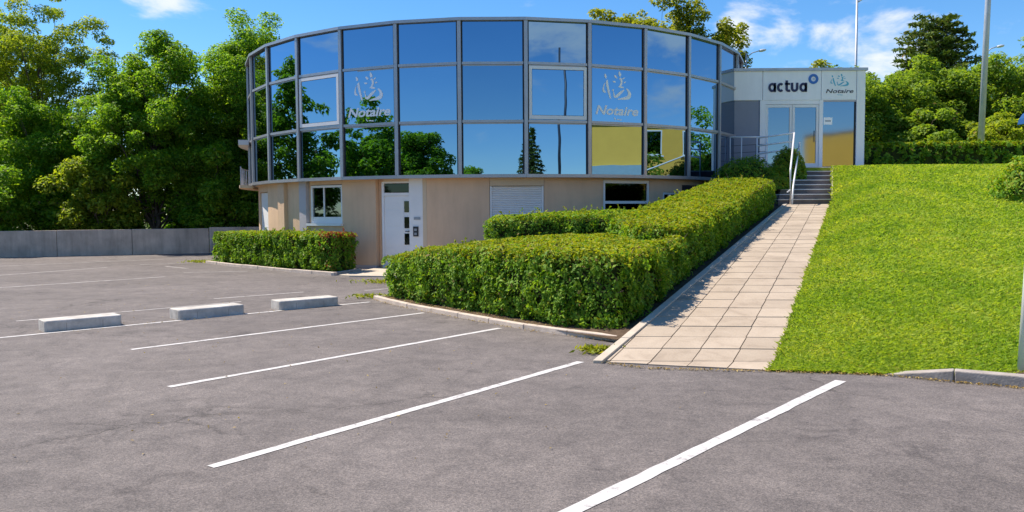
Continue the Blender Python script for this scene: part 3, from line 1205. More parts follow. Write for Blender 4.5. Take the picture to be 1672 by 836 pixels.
# roller shutter
t_ = 4.72
hw = 9.2 * math.sin(rad(4.88))
rt = facet_root('roller_shutter', t_, 9.10, 0.95, 'white roller shutter nearly closed')
sub(rt, 'frame', MB().box(-hw, -hw + .05, -.055, .06, 0, 1.48).box(hw - .05, hw, -.055, .06, 0, 1.48).box(-hw + .05, hw - .05, -.04, .06, 0, .06), 'white_paint')
sl_ = MB()
nsl = 17
for q in range(nsl):
    z0 = .60 + q * (.88 / nsl)
    sl_.add([(-hw + .052, -.016, z0), (hw - .052, -.016, z0), (hw - .052, -.030, z0 + .022), (-hw + .052, -.030, z0 + .022),
             (-hw + .052, -.016, z0 + .047), (hw - .052, -.016, z0 + .047)], [(0, 1, 2, 3), (3, 2, 5, 4)])
o = sub(rt, 'shutter_slats', sl_, 'shutter_pvc')
o['kind'] = 'stuff'
sub(rt, 'bottom_bar', MB().box(-hw + .052, hw - .052, -.04, 0, .55, .598), 'shutter_pvc')
sub(rt, 'pane', MB().box(-hw + .05, hw - .05, .03, .04, .06, .60), 'black_glass')
# dark window to the right
t_ = 26.4
hw = 9.2 * math.sin(rad(5.15))
rt = facet_root('window', t_, 9.10, 1.25)
h = 1.36
sub(rt, 'frame', MB().box(-hw, hw, -.06, .06, 0, .07).box(-hw, hw, -.06, .06, h - .09, h).box(-hw, -hw + .06, -.06, .06, .07, h - .09).box(hw - .06, hw, -.06, .06, .07, h - .09)
    .box(-hw + .06, hw - .06, -.045, .04, .66, .74), 'white_paint')
for z0, z1 in ((.07, .66), (.74, h - .09)):
    sub(rt, 'pane', MB().box(-hw + .06, hw - .06, -.01, .01, z0, z1), 'black_glass')
# small window further right, vent above
t_ = 39.8
hw = 9.2 * math.sin(rad(4.45))
rt = facet_root('window', t_, 9.10, 1.5)
h = .77
sub(rt, 'frame', MB().box(-hw, hw, -.05, .05, 0, .06).box(-hw, hw, -.05, .05, h - .07, h).box(-hw, -hw + .06, -.05, .05, .06, h - .07).box(hw - .06, hw, -.05, .05, .06, h - .07)
    .box(-hw + .30, -hw + .37, -.05, .05, .06, h - .07), 'white_paint')
sub(rt, 'pane', MB().box(-hw + .06, -hw + .30, -.01, .01, .06, h - .07), 'window_glass')
sub(rt, 'pane', MB().box(-hw + .37, hw - .06, -.01, .01, .06, h - .07), 'black_glass')
rt = facet_root('vent_grille', 43.2, 9.205, 2.31)
gr = MB().box(-.40, .40, -.015, 0, 0, .19)
for q in range(5):
    gr.box(-.38, .38, -.025, -.0155, .02 + q * .034, .04 + q * .034)
sub(rt, 'grille', gr, 'water_stain')
# ledge and little balcony on the far left flank
MB().arc(CX, CY, -112, -70, 9.50, 9.86, 4.16, 4.34).build('ledge', 'white_paint', drum)
MB().arc(CX, CY, -112, -68, 9.40, 9.86, 2.60, 2.70).build('balcony_slab', 'render_pale', drum)
rail = facet_root('balcony_railing', -90, 9.8, 2.7)
rail.rotation_euler = (0, 0, 0)
rb = MB()
for q in range(22):
    a = -110 + q * 1.9
    p_ = dpt(a, 9.80, 2.70) - ORG[rail.name]
    rb.tube([p_, p_ + Vector((0, 0, .66))], .016, 6)
sub(rail, 'baluster', rb, 'galvanised')['kind'] = 'stuff'
tp = [dpt(-110 + q * 1.9, 9.80, 3.37) - ORG[rail.name] for q in range(22)]
sub(rail, 'top_bar', MB().tube(tp, .02, 6), 'galvanised')

# ------------------------------------------------------------------ white entrance annex (front face on y = 28)
AY = 28.0
annex = empty('entrance_annex', (10.1, AY, PLAT), 'low white flat-roofed entrance pavilion with glass doors and signs', 'building')
FL = 3.17
def ab(name, x0, x1, y0, y1, z0, z1, mat, parent=None, bevel=0.0):
    return MB().box(x0, x1, y0, y1, z0, z1).build(name, mat, parent or annex, bevel=bevel)


for x0, x1 in ((7.70, 8.74), (8.755, 10.775), (10.79, 12.00)):
    ab('fascia_panel', x0, x1, AY - .06, AY + .1, 5.50, 6.50, 'panel_white', bevel=.006)
ab('corner_post', 12.015, 12.31, AY - .07, AY + .25, 3.0, 6.50, 'panel_white', bevel=.006)
ab('coping', 7.6, 12.38, AY - .11, AY + .3, 6.501, 6.60, 'galvanised')
ab('roof', 7.7, 12.3, AY + .11, 34.6, 6.35, 6.49, 'roof_gravel')
ab('side_wall', 12.05, 12.29, AY + .26, 34.6, 3.0, 6.34, 'panel_white')
ab('rear_wall', 7.7, 12.04, 34.3, 34.58, 3.0, 6.34, 'panel_white')
ab('floor', 7.7, 12.04, AY - .02, 34.29, 3.0, FL, 'slab_pale')
ab('ceiling', 7.9, 12.04, AY + .12, 34.29, 5.55, 5.62, 'panel_white')
ab('grey_panel', 7.70, 8.66, AY - .02, AY + .06, FL, 5.497, 'panel_grey')
ab('post', 8.665, 8.86, AY - .055, AY + .08, FL, 5.497, 'panel_white')
ab('head_trim', 8.865, 10.72, AY - .045, AY + .06, 5.36, 5.497, 'panel_white')
ab('post', 10.725, 10.86, AY - .055, AY + .08, FL, 5.497, 'panel_white')
ab('head_trim', 10.865, 12.01, AY - .04, AY + .06, 5.44, 5.497, 'aluminium')
dd = bpy.data.objects.new('double_door', None)
COL.objects.link(dd)
dd.parent = annex
dd.location = Vector((9.79, AY, FL)) - ORG[annex.name]
ORG[dd.name] = Vector((9.79, AY, FL))
for x0, x1 in ((8.87, 9.785), (9.80, 10.715)):
    lf = MB()
    s_ = .085
    lf.box(x0, x0 + s_, AY - .035, AY + .03, FL + .01, 5.35).box(x1 - s_, x1, AY - .035, AY + .03, FL + .01, 5.35)
    lf.box(x0 + s_, x1 - s_, AY - .035, AY + .03, FL + .01, FL + .14).box(x0 + s_, x1 - s_, AY - .035, AY + .03, 5.25, 5.35)
    lf.build('leaf_frame', 'white_paint', dd)
    MB().box(x0 + s_, x1 - s_, AY - .008, AY + .008, FL + .14, 5.25).build('pane', 'door_glass', dd)
MB().tube([(10.60, AY - .09, 4.05), (10.60, AY - .09, 4.45)], .014, 8).box(10.59, 10.61, AY - .09, AY - .036, 4.08, 4.10).box(10.59, 10.61, AY - .09, AY - .036, 4.40, 4.42).build('handle', 'aluminium', dd)
ab('side_pane', 10.865, 11.955, AY - .01, AY + .01, FL + .03, 5.437, 'door_glass')
ab('pane_frame', 11.96, 12.01, AY - .03, AY + .03, FL + .03, 5.437, 'gasket_shade')
nt_ = ab('notice', 10.90, 11.20, AY - .016, AY - .0115, 4.65, 4.90, 'sticker_white')
MB().box(10.95, 11.15, AY - .0185, AY - .0165, 4.755, 4.80).build('print', 'letterbox', nt_)
# company lettering: geometric lower-case strokes
U = 0.313
X0, Z0 = 8.94, 5.78
wst = 0.255
mb = MB()
d_ = 0.02
def lt(pts, dx, closed=False, w=wst):
    stroke(mb, [((x + dx) * U, z * U) for x, z in pts], w * U, d_, closed)


def letter_a(dx):
    lt(arcpts(.43, .5, .30, .373, 0, 360, 36)[:-1], dx, True)
    lt([(.725, 0), (.725, 1.0)], dx)


letter_a(0)
lt(arcpts(.96 + .40, .5, .275, .373, 48, 312, 30), 0)
lt([(2.03, 1.26), (2.03, .36)] + arcpts(2.25, .345, .22, .22, 180, 275, 10)[1:] + [(2.42, .14)], 0)
lt([(1.84, .885), (2.40, .885)], 0, w=.22)
lt([(2.63, 1.0), (2.63, .42)] + arcpts(2.91, .41, .28, .285, 180, 360, 18)[1:-1] + [(3.19, .42), (3.19, 1.0)], 0)
letter_a(3.44)
me = facet_piece(mb, 'sign_lettering', 'sign_navy')
link('sign_lettering', me, annex, (X0, AY - .062, Z0))
mb = MB()
stroke(mb, arcpts(0, 0, .128, .128, 0, 360, 36)[:-1], .088, .02, True)
link('sign_ring', facet_piece(mb, 'sign_ring', 'sign_blue'), annex, (10.50, AY - .062, 6.22))
mb = MB()
extrude_poly(mb, arcpts(0, 0, .035, .035, 0, 360, 14)[:-1], .012)
link('sign_dot', facet_piece(mb, 'sign_dot', 'sign_pale'), annex, (10.51, AY - .062, 6.22))


def place2(nm, me, x, z):
    return link(nm, me, annex, (11.42, AY - .062, 6.03))


notary_sign(place2, 0.96 / 497, annex, 'sign_teal', 'sign_black', 'sign_teal', 0.00135)

# ------------------------------------------------------------------ stairs
stairs = empty('staircase', (8.6, FOOT_Y, FOOT_Z), 'dark tiled outdoor steps climbing from the path to the white pavilion', 'stairs')
NS, TR = 8, 0.45
RI = (PLAT - FOOT_Z) / NS
for k in range(NS):
    y0 = FOOT_Y + k * TR
    y1 = y0 + TR if k < NS - 1 else 27.93
    x1 = xr(y0) - 0.02
    x0 = 7.62 + 0.40 * k * TR
    if k == NS - 1:
        x0 = 8.3
    z1 = FOOT_Z + (k + 1) * RI
    st = MB().box(x0, x1 if k < NS - 1 else 12.3, y0 + .012, y1 + .011, z1 - RI - .25, z1 - .028).build('step', 'step_tile', stairs)
    # joints in the riser tiles and the pale nosing slab
    MB().box(x0, x1 if k < NS - 1 else 12.3, y0 - .012, y1 + .011, z1 - .027, z1).build('tread', 'step_nosing', st)
mbk = MB()
# slim pale string on the lawn side
P0, P1 = (xr(FOOT_Y) - .005, FOOT_Y), (xr(FOOT_Y + 3.15) - .005, FOOT_Y + 3.15)
mbk.hexa([(P0[0], P0[1], FOOT_Z - .3), (P0[0] + .07, P0[1], FOOT_Z - .3), (P1[0] + .07, P1[1], PLAT - .3), (P1[0], P1[1], PLAT - .3),
          (P0[0], P0[1], FOOT_Z + .10), (P0[0] + .07, P0[1], FOOT_Z + .10), (P1[0] + .07, P1[1], PLAT + .03), (P1[0], P1[1], PLAT + .03)])
mbk.build('string', 'kerb_concrete', stairs)

# white tube handrail beside the stairs and round the landing
hr = empty('handrail', (7.95, 22.75, FOOT_Z), 'white tubular handrail along the left side of the outdoor steps', 'handrail')
a0 = Vector((7.93, 22.72, FOOT_Z))
b0 = Vector((9.18, 26.0, PLAT))
tilt = [a0, a0 + Vector((0, 0, .98))]
top = b0 + Vector((0, 0, 1.10))
MB().tube([a0, a0 + Vector((0, 0, .95)), a0 + Vector((.06, .16, 1.06)), top], .027, 8).build('rail', 'white_tube', hr, smooth=True)
MB().tube([a0 + Vector((0.06, .02, .0)), a0 + Vector((.16, .22, .52)), b0 + Vector((.16, -.05, .80)), b0 + Vector((.16, -.05, 0.0))], .026, 8).build('rail', 'white_tube', hr, smooth=True)
MB().tube([a0 + Vector((0.0, 0.0, .42)), a0 + Vector((-.10, -.03, .34))], .018, 6).build('stub', 'white_tube', hr)
lr = empty('landing_railing', (8.6, 26.1, PLAT), 'white three-bar railing along the landing above the dark bushes', 'railing')
for h0, h1 in ((1.10, .97), (.84, .71), (.60, .44)):
    MB().tube([b0 + Vector((-.01, .03, h0)), Vector((8.05, 26.25, PLAT + h1))], .028, 8).build('bar', 'white_tube', lr, smooth=True)
MB().tube([Vector((8.05, 26.25, PLAT - .4)), Vector((8.05, 26.25, PLAT + .97))], .022, 8).build('post', 'white_tube', lr, smooth=True)
rr_ = empty('ramp_railing', (8.0, 27.3, PLAT), 'low railing with a white top bar in front of the grey panel', 'railing')
MB().tube([(7.45, 27.35, PLAT + 1.10), (8.72, 27.35, PLAT + 1.10)], .024, 8).build('top_bar', 'white_tube', rr_, smooth=True)
for x in (7.47, 7.86, 8.70):
    MB().tube([(x, 27.35, PLAT - .3), (x, 27.35, PLAT + 1.09)], .018, 8).build('post', 'white_tube', rr_, smooth=True)
for h0, h1 in ((.80, .86), (.55, .62), (.28, .42)):
    MB().tube([(7.45, 27.36, PLAT + h0), (8.72, 27.36, PLAT + h1)], .010, 6).build('bar', 'dark_steel', rr_)
MB().tube([(8.36, 27.36, PLAT - .3), (8.36, 27.36, PLAT + .84)], .012, 6).build('bar', 'dark_steel', rr_)

# ------------------------------------------------------------------ concrete boundary wall on the left
wall = empty('concrete_wall', (-20, 31.4, 0), 'long grey stained concrete wall at the back of the car park', 'wall')
wp = [(-34.0, 28.6), (-30.5, 29.2), (-27.0, 29.85), (-23.6, 30.5), (-20.9, 31.1), (-18.3, 32.0), (-15.7, 32.9), (-12.9, 33.9)]
rs = random.Random(3)
for i in range(len(wp) - 1):
    a, b_ = Vector((*wp[i], 0)), Vector((*wp[i + 1], 0))
    d = (b_ - a).normalized()
    nn = Vector((-d.y, d.x, 0))
    L = (b_ - a).length
    MB().obox(a, d, nn, (.008, L - .008), (rs.uniform(0, .006), .24), (-.1, 1.02 + .006 * i)).build('wall_panel', 'concrete_wall', wall, bevel=.008)
a, b_ = Vector((-12.9, 33.92, 0)), Vector((-9.2, 34.3, 0))
d = (b_ - a).normalized()
MB().obox(a, d, Vector((-d.y, d.x, 0)), (.01, (b_ - a).length), (0, .24), (-.1, 1.10)).build('wall_panel', 'concrete_wall', wall)

# ------------------------------------------------------------------ wheel stops
def wheel_stop(a, b_, label):
    a, b_ = Vector((*a, 0)), Vector((*b_, 0))
    d = (b_ - a).normalized()
    nn = Vector((-d.y, d.x, 0))
    L = (b_ - a).length
    w, h, c = 0.40, 0.16, 0.03
    root = empty('wheel_stop', a + d * L / 2, label, 'wheel stop', 'concrete wheel stops')
    mb = MB()
    prof = [(0, 0), (.0, h - c * .6), (c * .5, h), (w - c * .5, h), (w, h - c * .6), (w, 0)]
    secs = [(0.0, .9), (c * .7, 1.0), (L - c * .7, 1.0), (L, .9)]
    k = len(prof)
    for s_, sc in secs:
        for (n_, z_) in prof:
            q = a + d * s_ + nn * (w / 2 + (n_ - w / 2) * sc) + Vector((0, 0, z_ * (sc * .2 + .8)))
            mb.v.append(tuple(q))
    for i in range(len(secs) - 1):
        for j in range(k - 1):
            p_ = i * k + j
            mb.f.append((p_, p_ + k, p_ + k + 1, p_ + 1))
            mb.m.append(0)
    mb.f.append(tuple(range(k)))
    mb.f.append(tuple(len(mb.v) - 1 - q for q in range(k)))
    mb.m += [0, 0]
    mb.build('block', 'concrete_stop', root, bevel=.006)
    for f_ in (.27, .74):
        MB().obox(a + d * L * f_, d, nn, (0, .007), (-.0015, .0), (.01, h * .7)).build('stain', 'kerb_grey', root)


wheel_stop((-6.73, 11.38), (-5.96, 12.08), 'concrete wheel stop nearest the left edge of the picture')
wheel_stop((-5.31, 12.60), (-4.52, 13.36), 'middle one of the three concrete wheel stops')
wheel_stop((-4.05, 13.79), (-3.18, 14.50), 'concrete wheel stop nearest the big hedge')

# ------------------------------------------------------------------ hedges
def wob(x, y, z, s=1.0):
    return (np.sin(x * 3.1 * s + z * 2.3) * np.sin(y * 2.7 * s + 1.3) + 0.6 * np.sin(x * 7.3 * s + y * 5.1 * s + z * 6.1)) * 0.5


def hedge(label, poly, dens, leaf, seed, young=0.5, amp=0.05, red=None, mats=('leaf_hedge', 'leaf_hedge_young', 'leaf_red'), shoots=20, roundr=0.10, name='hedge', cat='hedge'):
    """poly: ccw list of (x, y, z_base, z_top)"""
    rng = np.random.default_rng(seed)
    cx = sum(p_[0] for p_ in poly) / len(poly)
    cy = sum(p_[1] for p_ in poly) / len(poly)
    zb = min(p_[2] for p_ in poly)
    root = empty(name, (cx, cy, zb), label, cat)
    k = len(poly)
    A = np.array(poly, float)
    # solid dark core, inset, added inside the hedge to block light
    def inset(dst):
        out = []
        for i in range(k):
            p0, p1, p2 = A[i - 1, :2], A[i, :2], A[(i + 1) % k, :2]
            d1 = (p1 - p0) / np.linalg.norm(p1 - p0)
            d2 = (p2 - p1) / np.linalg.norm(p2 - p1)
            n1, n2 = np.array([-d1[1], d1[0]]), np.array([-d2[1], d2[0]])
            m_ = n1 + n2
            m_ = m_ / max(0.35, np.linalg.norm(m_)) / max(0.5, np.sqrt((1 + n1 @ n2) / 2))
            out.append(p1 + m_ * dst)
        return out
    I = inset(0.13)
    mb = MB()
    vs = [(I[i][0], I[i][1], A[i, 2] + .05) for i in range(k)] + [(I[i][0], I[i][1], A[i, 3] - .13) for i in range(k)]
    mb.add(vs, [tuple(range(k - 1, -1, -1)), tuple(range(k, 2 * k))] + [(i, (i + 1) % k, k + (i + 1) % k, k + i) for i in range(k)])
    mb.build('blocking_core', 'hedge_core', root)
    P, Nn, topw = [], [], []
    for i in range(k):
        a, b_ = A[i], A[(i + 1) % k]
        L = np.linalg.norm(b_[:2] - a[:2])
        hgt = (a[3] - a[2] + b_[3] - b_[2]) / 2
        m_ = int(L * hgt * dens)
        ncl = max(4, m_ // 16)
        cu_, cv_ = rng.random(ncl), rng.random(ncl)
        cd_ = rng.normal(size=ncl) * .05 - .015
        ct_ = rng.normal(size=(ncl, 3)) * .45
        ci = rng.integers(ncl, size=m_)
        u = np.clip(cu_[ci] + rng.normal(size=m_) * .040 / L, 0, 1)
        v = np.clip(cv_[ci] + rng.normal(size=m_) * .060 / hgt, 0, 1)
        q = a + (b_ - a) * u[:, None]
        z = q[:, 2] + (q[:, 3] - q[:, 2]) * v
        d = (b_[:2] - a[:2]) / L
        nn = np.array([d[1], -d[0], 0.0])
        pos = np.stack([q[:, 0], q[:, 1], z], 1)
        # rounded shoulder, slight batter
        hh = (q[:, 3] - z)
        rnd = np.where(hh < roundr, -(roundr - np.sqrt(np.maximum(0, roundr ** 2 - (roundr - hh) ** 2))), 0)
        foot = (z - q[:, 2])
        rnd += np.where(foot < .22, -(0.22 - foot) * .35, 0)
        dep = cd_[ci] + rng.normal(size=m_) * 0.022 + .02
        pos += nn * (dep + rnd + amp * wob(pos[:, 0], pos[:, 1], pos[:, 2], 1.3))[:, None]
        nj = nn * 1.0 + np.array([0, 0, .45]) + ct_[ci] + rng.normal(size=(m_, 3)) * .38
        P.append(pos)
        Nn.append(nj)
        topw.append(np.clip(1 - hh / .22, 0, 1) * .7)
    # top: fan triangles from the centroid
    c4 = A.mean(0)
    for i in range(k):
        a, b_ = A[i], A[(i + 1) % k]
        ar = 0.5 * abs((a[0] - c4[0]) * (b_[1] - c4[1]) - (b_[0] - c4[0]) * (a[1] - c4[1]))
        m_ = int(ar * dens * .95)
        u, v = rng.random(m_), rng.random(m_)
        fl = u + v > 1
        u[fl], v[fl] = 1 - u[fl], 1 - v[fl]
        q = c4 + (a - c4) * u[:, None] + (b_ - c4) * v[:, None]
        z = q[:, 3] - np.abs(rng.normal(size=m_)) * .045 + .02
        z += amp * .8 * wob(q[:, 0], q[:, 1], q[:, 0] * 0, 1.6)
        edge = 1 - (u + v)
        dist = edge * np.linalg.norm((a + b_)[:2] / 2 - c4[:2])
        z -= np.where(dist < roundr, (roundr - np.sqrt(np.maximum(0, roundr ** 2 - (roundr - dist) ** 2))), 0)
        P.append(np.stack([q[:, 0], q[:, 1], z], 1))
        Nn.append(np.array([0, 0, 1.0]) + rng.normal(size=(m_, 3)) * .5)
        topw.append(np.full(m_, 1.0))
    # shoots standing above the clipped top
    for s_ in range(shoots):
        i = rng.integers(k)
        u, v = rng.random(), rng.random()
        if u + v > 1:
            u, v = 1 - u, 1 - v
        q = c4 + (A[i] - c4) * u + (A[(i + 1) % k] - c4) * v
        hh = rng.uniform(.05, .17)
        m_ = 9
        tt = np.linspace(0, 1, m_)
        lean = rng.normal(size=2) * .06
        P.append(np.stack([q[0] + lean[0] * tt, q[1] + lean[1] * tt, q[3] + hh * tt], 1))
        Nn.append(rng.normal(size=(m_, 3)) + np.array([0, -.3, .6]))
        topw.append(np.full(m_, 1.3))
    tw = MB()
    for s_ in range(int(dens / 9)):
        i = rng.integers(k)
        a, b_ = A[i], A[(i + 1) % k]
        u, v = rng.random(), rng.random() ** 1.5
        q = a + (b_ - a) * u
        d_2 = (b_[:2] - a[:2]) / np.linalg.norm(b_[:2] - a[:2])
        nn_ = np.array([d_2[1], -d_2[0]])
        z_ = q[2] + (q[3] - q[2]) * v * .9
        st = np.array([q[0] - nn_[0] * .12, q[1] - nn_[1] * .12, z_])
        en = np.array([q[0] + nn_[0] * .035, q[1] + nn_[1] * .035, z_ + rng.uniform(.08, .25)]) + rng.normal(size=3) * .05
        tw.tube([tuple(st), tuple((st + en) / 2 + rng.normal(size=3) * .015), tuple(en)], [.007, .006, .003], 4, caps=False)
    tw.build('twigs', 'bark', root)['kind'] = 'stuff'
    P, Nn, topw = np.concatenate(P), np.concatenate(Nn), np.concatenate(topw)
    n_ = len(P)
    Ls = leaf * rng.uniform(.55, 1.35, n_)
    v, q = leaf_quads(rng, P, Nn, Ls, Ls * rng.uniform(.42, .6, n_), up=.5)
    mi = (rng.random(n_) < topw * young + .04).astype(int)
    if red:
        (rx0, rx1, ry0, ry1, rz), pr = red
        inn = (P[:, 0] > rx0) & (P[:, 0] < rx1) & (P[:, 1] > ry0) & (P[:, 1] < ry1)
        prob = np.where(P[:, 2] > rz, pr, pr * .10)
        mi[inn & (rng.random(n_) < prob)] = 2
    np_mesh('foliage', v, q, mats, root, mi, base=(cx, cy, zb))
    return root


hedge('big clipped hedge in front, with its corner beside the foot of the path',
      [(-2.38, 15.35, 0.03, .84), (-1.55, 14.05, .03, 1.02), (-.55, 12.75, .03, 1.12), (.55, 11.30, .03, 1.12), (1.42, 10.55, .04, 1.10), (1.80, 11.05, .2, 1.12), (2.95, 13.45, .5, 1.24),
       (1.9, 15.3, .4, 1.26), (.2, 15.9, .2, 1.18), (-1.9, 15.95, .05, .95)],
      2700, .064, 1, young=.75, amp=.085, shoots=40)
hedge('clipped hedge climbing along the left side of the path',
      [(2.15, 13.5, .5, 1.44), (2.92, 13.46, .52, 1.40), (4.05, 15.75, .85, 1.62), (5.45, 18.55, 1.2, 1.98), (6.6, 20.9, 1.5, 2.34), (7.30, 22.3, 1.7, 2.50),
       (6.95, 22.9, 1.7, 2.62), (5.6, 21.9, 1.4, 2.54), (4.3, 19.6, 1.0, 2.18), (3.0, 17.2, .7, 1.84), (1.9, 15.0, .5, 1.55)],
      2500, .062, 2, young=.75, amp=.075, shoots=60)
hedge('level hedge under the roller shutter, behind the big hedge',
      [(-.52, 17.6, .1, 1.52), (.3, 17.35, .15, 1.60), (1.6, 17.0, .25, 1.60), (2.9, 16.9, .5, 1.62), (3.3, 18.2, .6, 1.72), (1.6, 18.6, .3, 1.70), (-.45, 18.7, .15, 1.58)],
      1900, .062, 3, young=.4, amp=.05, shoots=50)
hedge('low rectangular hedge with reddish tips left of the white door',
      [(-10.1, 26.95, .05, 1.06), (-8.6, 25.35, .05, 1.08), (-7.25, 23.95, .05, 1.10), (-5.9, 22.62, .05, 1.11), (-4.95, 21.72, .05, 1.12), (-4.50, 22.75, .05, 1.12), (-5.9, 24.3, .05, 1.10), (-7.6, 26.0, .05, 1.08), (-9.3, 27.9, .05, 1.05)],
      1600, .078, 4, young=.5, amp=.06, shoots=30, red=((-5.35, -4.2, 21.4, 23.2, 1.0), .6))
hedge('long level hedge along the top of the grass bank',
      [(12.45, 28.4, PLAT - .05, 4.02), (14.5, 28.2, PLAT - .05, 4.04), (17.5, 27.9, PLAT - .05, 4.0), (22.5, 27.2, PLAT - .05, 4.0), (30, 26.2, PLAT - .05, 4.0), (30.2, 27.5, PLAT - .05, 4.02), (22.5, 28.5, PLAT - .05, 4.05), (17.5, 29.2, PLAT - .05, 4.05), (14.5, 29.5, PLAT - .05, 4.05), (12.45, 29.7, PLAT - .05, 4.05)],
      600, .125, 5, young=.55, amp=.06, shoots=20)


def bush(label, c, r, n_, leaf, seed, mats=('leaf_hedge', 'leaf_hedge_young'), young=.25, name='bush', cat='bush', flat=1.0):
    rng = np.random.default_rng(seed)
    root = empty(name, c, label, cat)
    d = unit(rng.normal(size=(n_, 3)))
    d[:, 2] = np.abs(d[:, 2]) * 1.0 - .12
    lump = 1 + .22 * wob(d[:, 0] * 2 + seed, d[:, 1] * 2, d[:, 2] * 2, 1.4)
    P = np.array(c) + d * np.array(r) * (lump * (1 - .22 * rng.random(n_) ** 2))[:, None]
    Nn = d + np.array([0, 0, .3]) + rng.normal(size=(n_, 3)) * .5
    Ls = leaf * rng.uniform(.6, 1.3, n_)
    v, q = leaf_quads(rng, P, Nn, Ls, Ls * .5, up=.4)
    mi = (rng.random(n_) < young * np.clip(d[:, 2] * 1.5 + .2, 0, 1)).astype(int)
    np_mesh('foliage', v, q, mats, root, mi, base=c)
    # inner mass: dark shell added to stop light passing through
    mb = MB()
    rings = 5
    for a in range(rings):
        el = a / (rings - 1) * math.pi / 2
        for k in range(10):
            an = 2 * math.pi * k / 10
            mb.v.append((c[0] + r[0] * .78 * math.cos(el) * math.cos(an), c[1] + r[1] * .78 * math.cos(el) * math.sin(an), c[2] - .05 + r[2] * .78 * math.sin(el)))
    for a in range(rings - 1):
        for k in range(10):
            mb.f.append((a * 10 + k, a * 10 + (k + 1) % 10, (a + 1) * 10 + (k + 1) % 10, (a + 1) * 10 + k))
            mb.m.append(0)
    mb.build('blocking_core', 'hedge_core', root)
    return root


bush('rounded clipped shrub on the grass bank at the right edge of the picture', (12.25, 18.4, 1.70), (1.12, 1.05, 1.42), 9000, .10, 21, young=.35)
bush('dark rounded bush in the shade between the drum and the steps', (7.35, 24.9, 2.5), (1.05, .8, .92), 5000, .08, 22)
bush('taller bush beside the landing railing at the top of the steps', (8.72, 25.2, 2.75), (.55, .58, .98), 4500, .08, 23, young=.6)
bush('small low bush at the left of the steps, above the climbing hedge', (7.95, 24.0, 2.35), (.48, .45, .42), 2200, .075, 24, young=.6)
bush('blue-green spreading shrub behind the top of the climbing hedge', (6.6, 24.0, 2.0), (.9, .6, .62), 2600, .10, 25, young=0, mats=('leaf_conifer', 'leaf_conifer'))

# weeds on the asphalt by the kerbs
def weeds(label, c, r, n_, seed):
    rng = np.random.default_rng(seed)
    P = np.array(c) + rng.normal(size=(n_, 3)) * np.array([r, r * .6, 0]) + np.array([0, 0, .02])
    P[:, 2] += rng.random(n_) * .06
    v, q = leaf_quads(rng, P, rng.normal(size=(n_, 3)) + np.array([0, 0, .4]), .09, .03, up=1.0)
    o = np_mesh('weeds', v, q, ['leaf_hedge_young'], None, None, base=c)
    tag(o, label, 'weeds', kind='stuff')


weeds('tuft of weeds by the doorstep paving', (-2.95, 19.0, 0), .35, 260, 31)
weeds('weeds at the left tip of the big hedge kerb', (-2.85, 15.7, 0), .2, 120, 32)
weeds('weeds between the kerb and the foot of the path', (1.0, 9.45, 0), .11, 160, 33)
weeds('weeds at the left end of the low hedge kerb', (-10.7, 27.4, 0), .3, 200, 34)

# dry litter gathered along the edges of the asphalt
def litter(label, pts, n_, w, seed):
    rng = np.random.default_rng(seed)
    A = np.array(pts, float)
    sg = np.linalg.norm(A[1:] - A[:-1], axis=1)
    i = rng.choice(len(sg), size=n_, p=sg / sg.sum())
    q = A[i] + (A[i + 1] - A[i]) * rng.random(n_)[:, None]
    P = np.stack([q[:, 0] + rng.normal(size=n_) * w, q[:, 1] + rng.normal(size=n_) * w - w * .4, .008 + rng.random(n_) * .012], 1)
    v, q = leaf_quads(rng, P, np.array([0, 0, 1.0]) + rng.normal(size=(n_, 3)) * .4, rng.uniform(.015, .045, n_), .014, droop=.1)
    o = np_mesh('leaf_litter', v, q, ['leaf_dry'], None, None, base=(float(A[0, 0]), float(A[0, 1]), 0))
    tag(o, label, 'leaf litter', kind='stuff')


litter('dry litter along the foot of the grass bank and path', [(1.0, 8.80), (1.47, 8.47), (2.23, 8.34), (2.71, 8.28), (3.3, 8.16), (3.87, 8.02), (4.3, 7.72), (4.85, 7.40), (6.5, 6.5)], 900, .022, 41)
litter('dry litter along the kerb of the big hedge', [(-2.72, 15.45), (-2.06, 14.26), (-0.74, 12.48), (0.37, 11.09), (0.95, 10.57), (1.3, 10.2)], 260, .03, 42)
litter('dry litter under the big hedge', [(-2.3, 15.2), (-1.5, 13.95), (-.5, 12.65), (.5, 11.3), (1.3, 10.6)], 500, .06, 43)
litter('few dry leaves blown over the parking bays', [(-9, 8.5), (-2, 6.5), (1, 7.6), (-3, 11), (-8, 14), (-6, 18), (-11, 21)], 260, .9, 45)
litter('scattered dry leaves around the wheel stops', [(-6.6, 11.5), (-5.2, 12.7), (-3.4, 14.4)], 120, .12, 44)
for o_ in [q for q in COL.objects if q.name.startswith('leaf_litter') and 'under' in q.get('label', '')]:
    o_.location.z += .06

# ------------------------------------------------------------------ grass blades on the bank
rng = np.random.default_rng(77)
NB = 205000
uu = rng.random(NB * 2)
vv = rng.random(NB * 2) ** 1.7
keep = uu < 0.95
uu, vv = uu[keep][:NB], vv[keep][:NB]
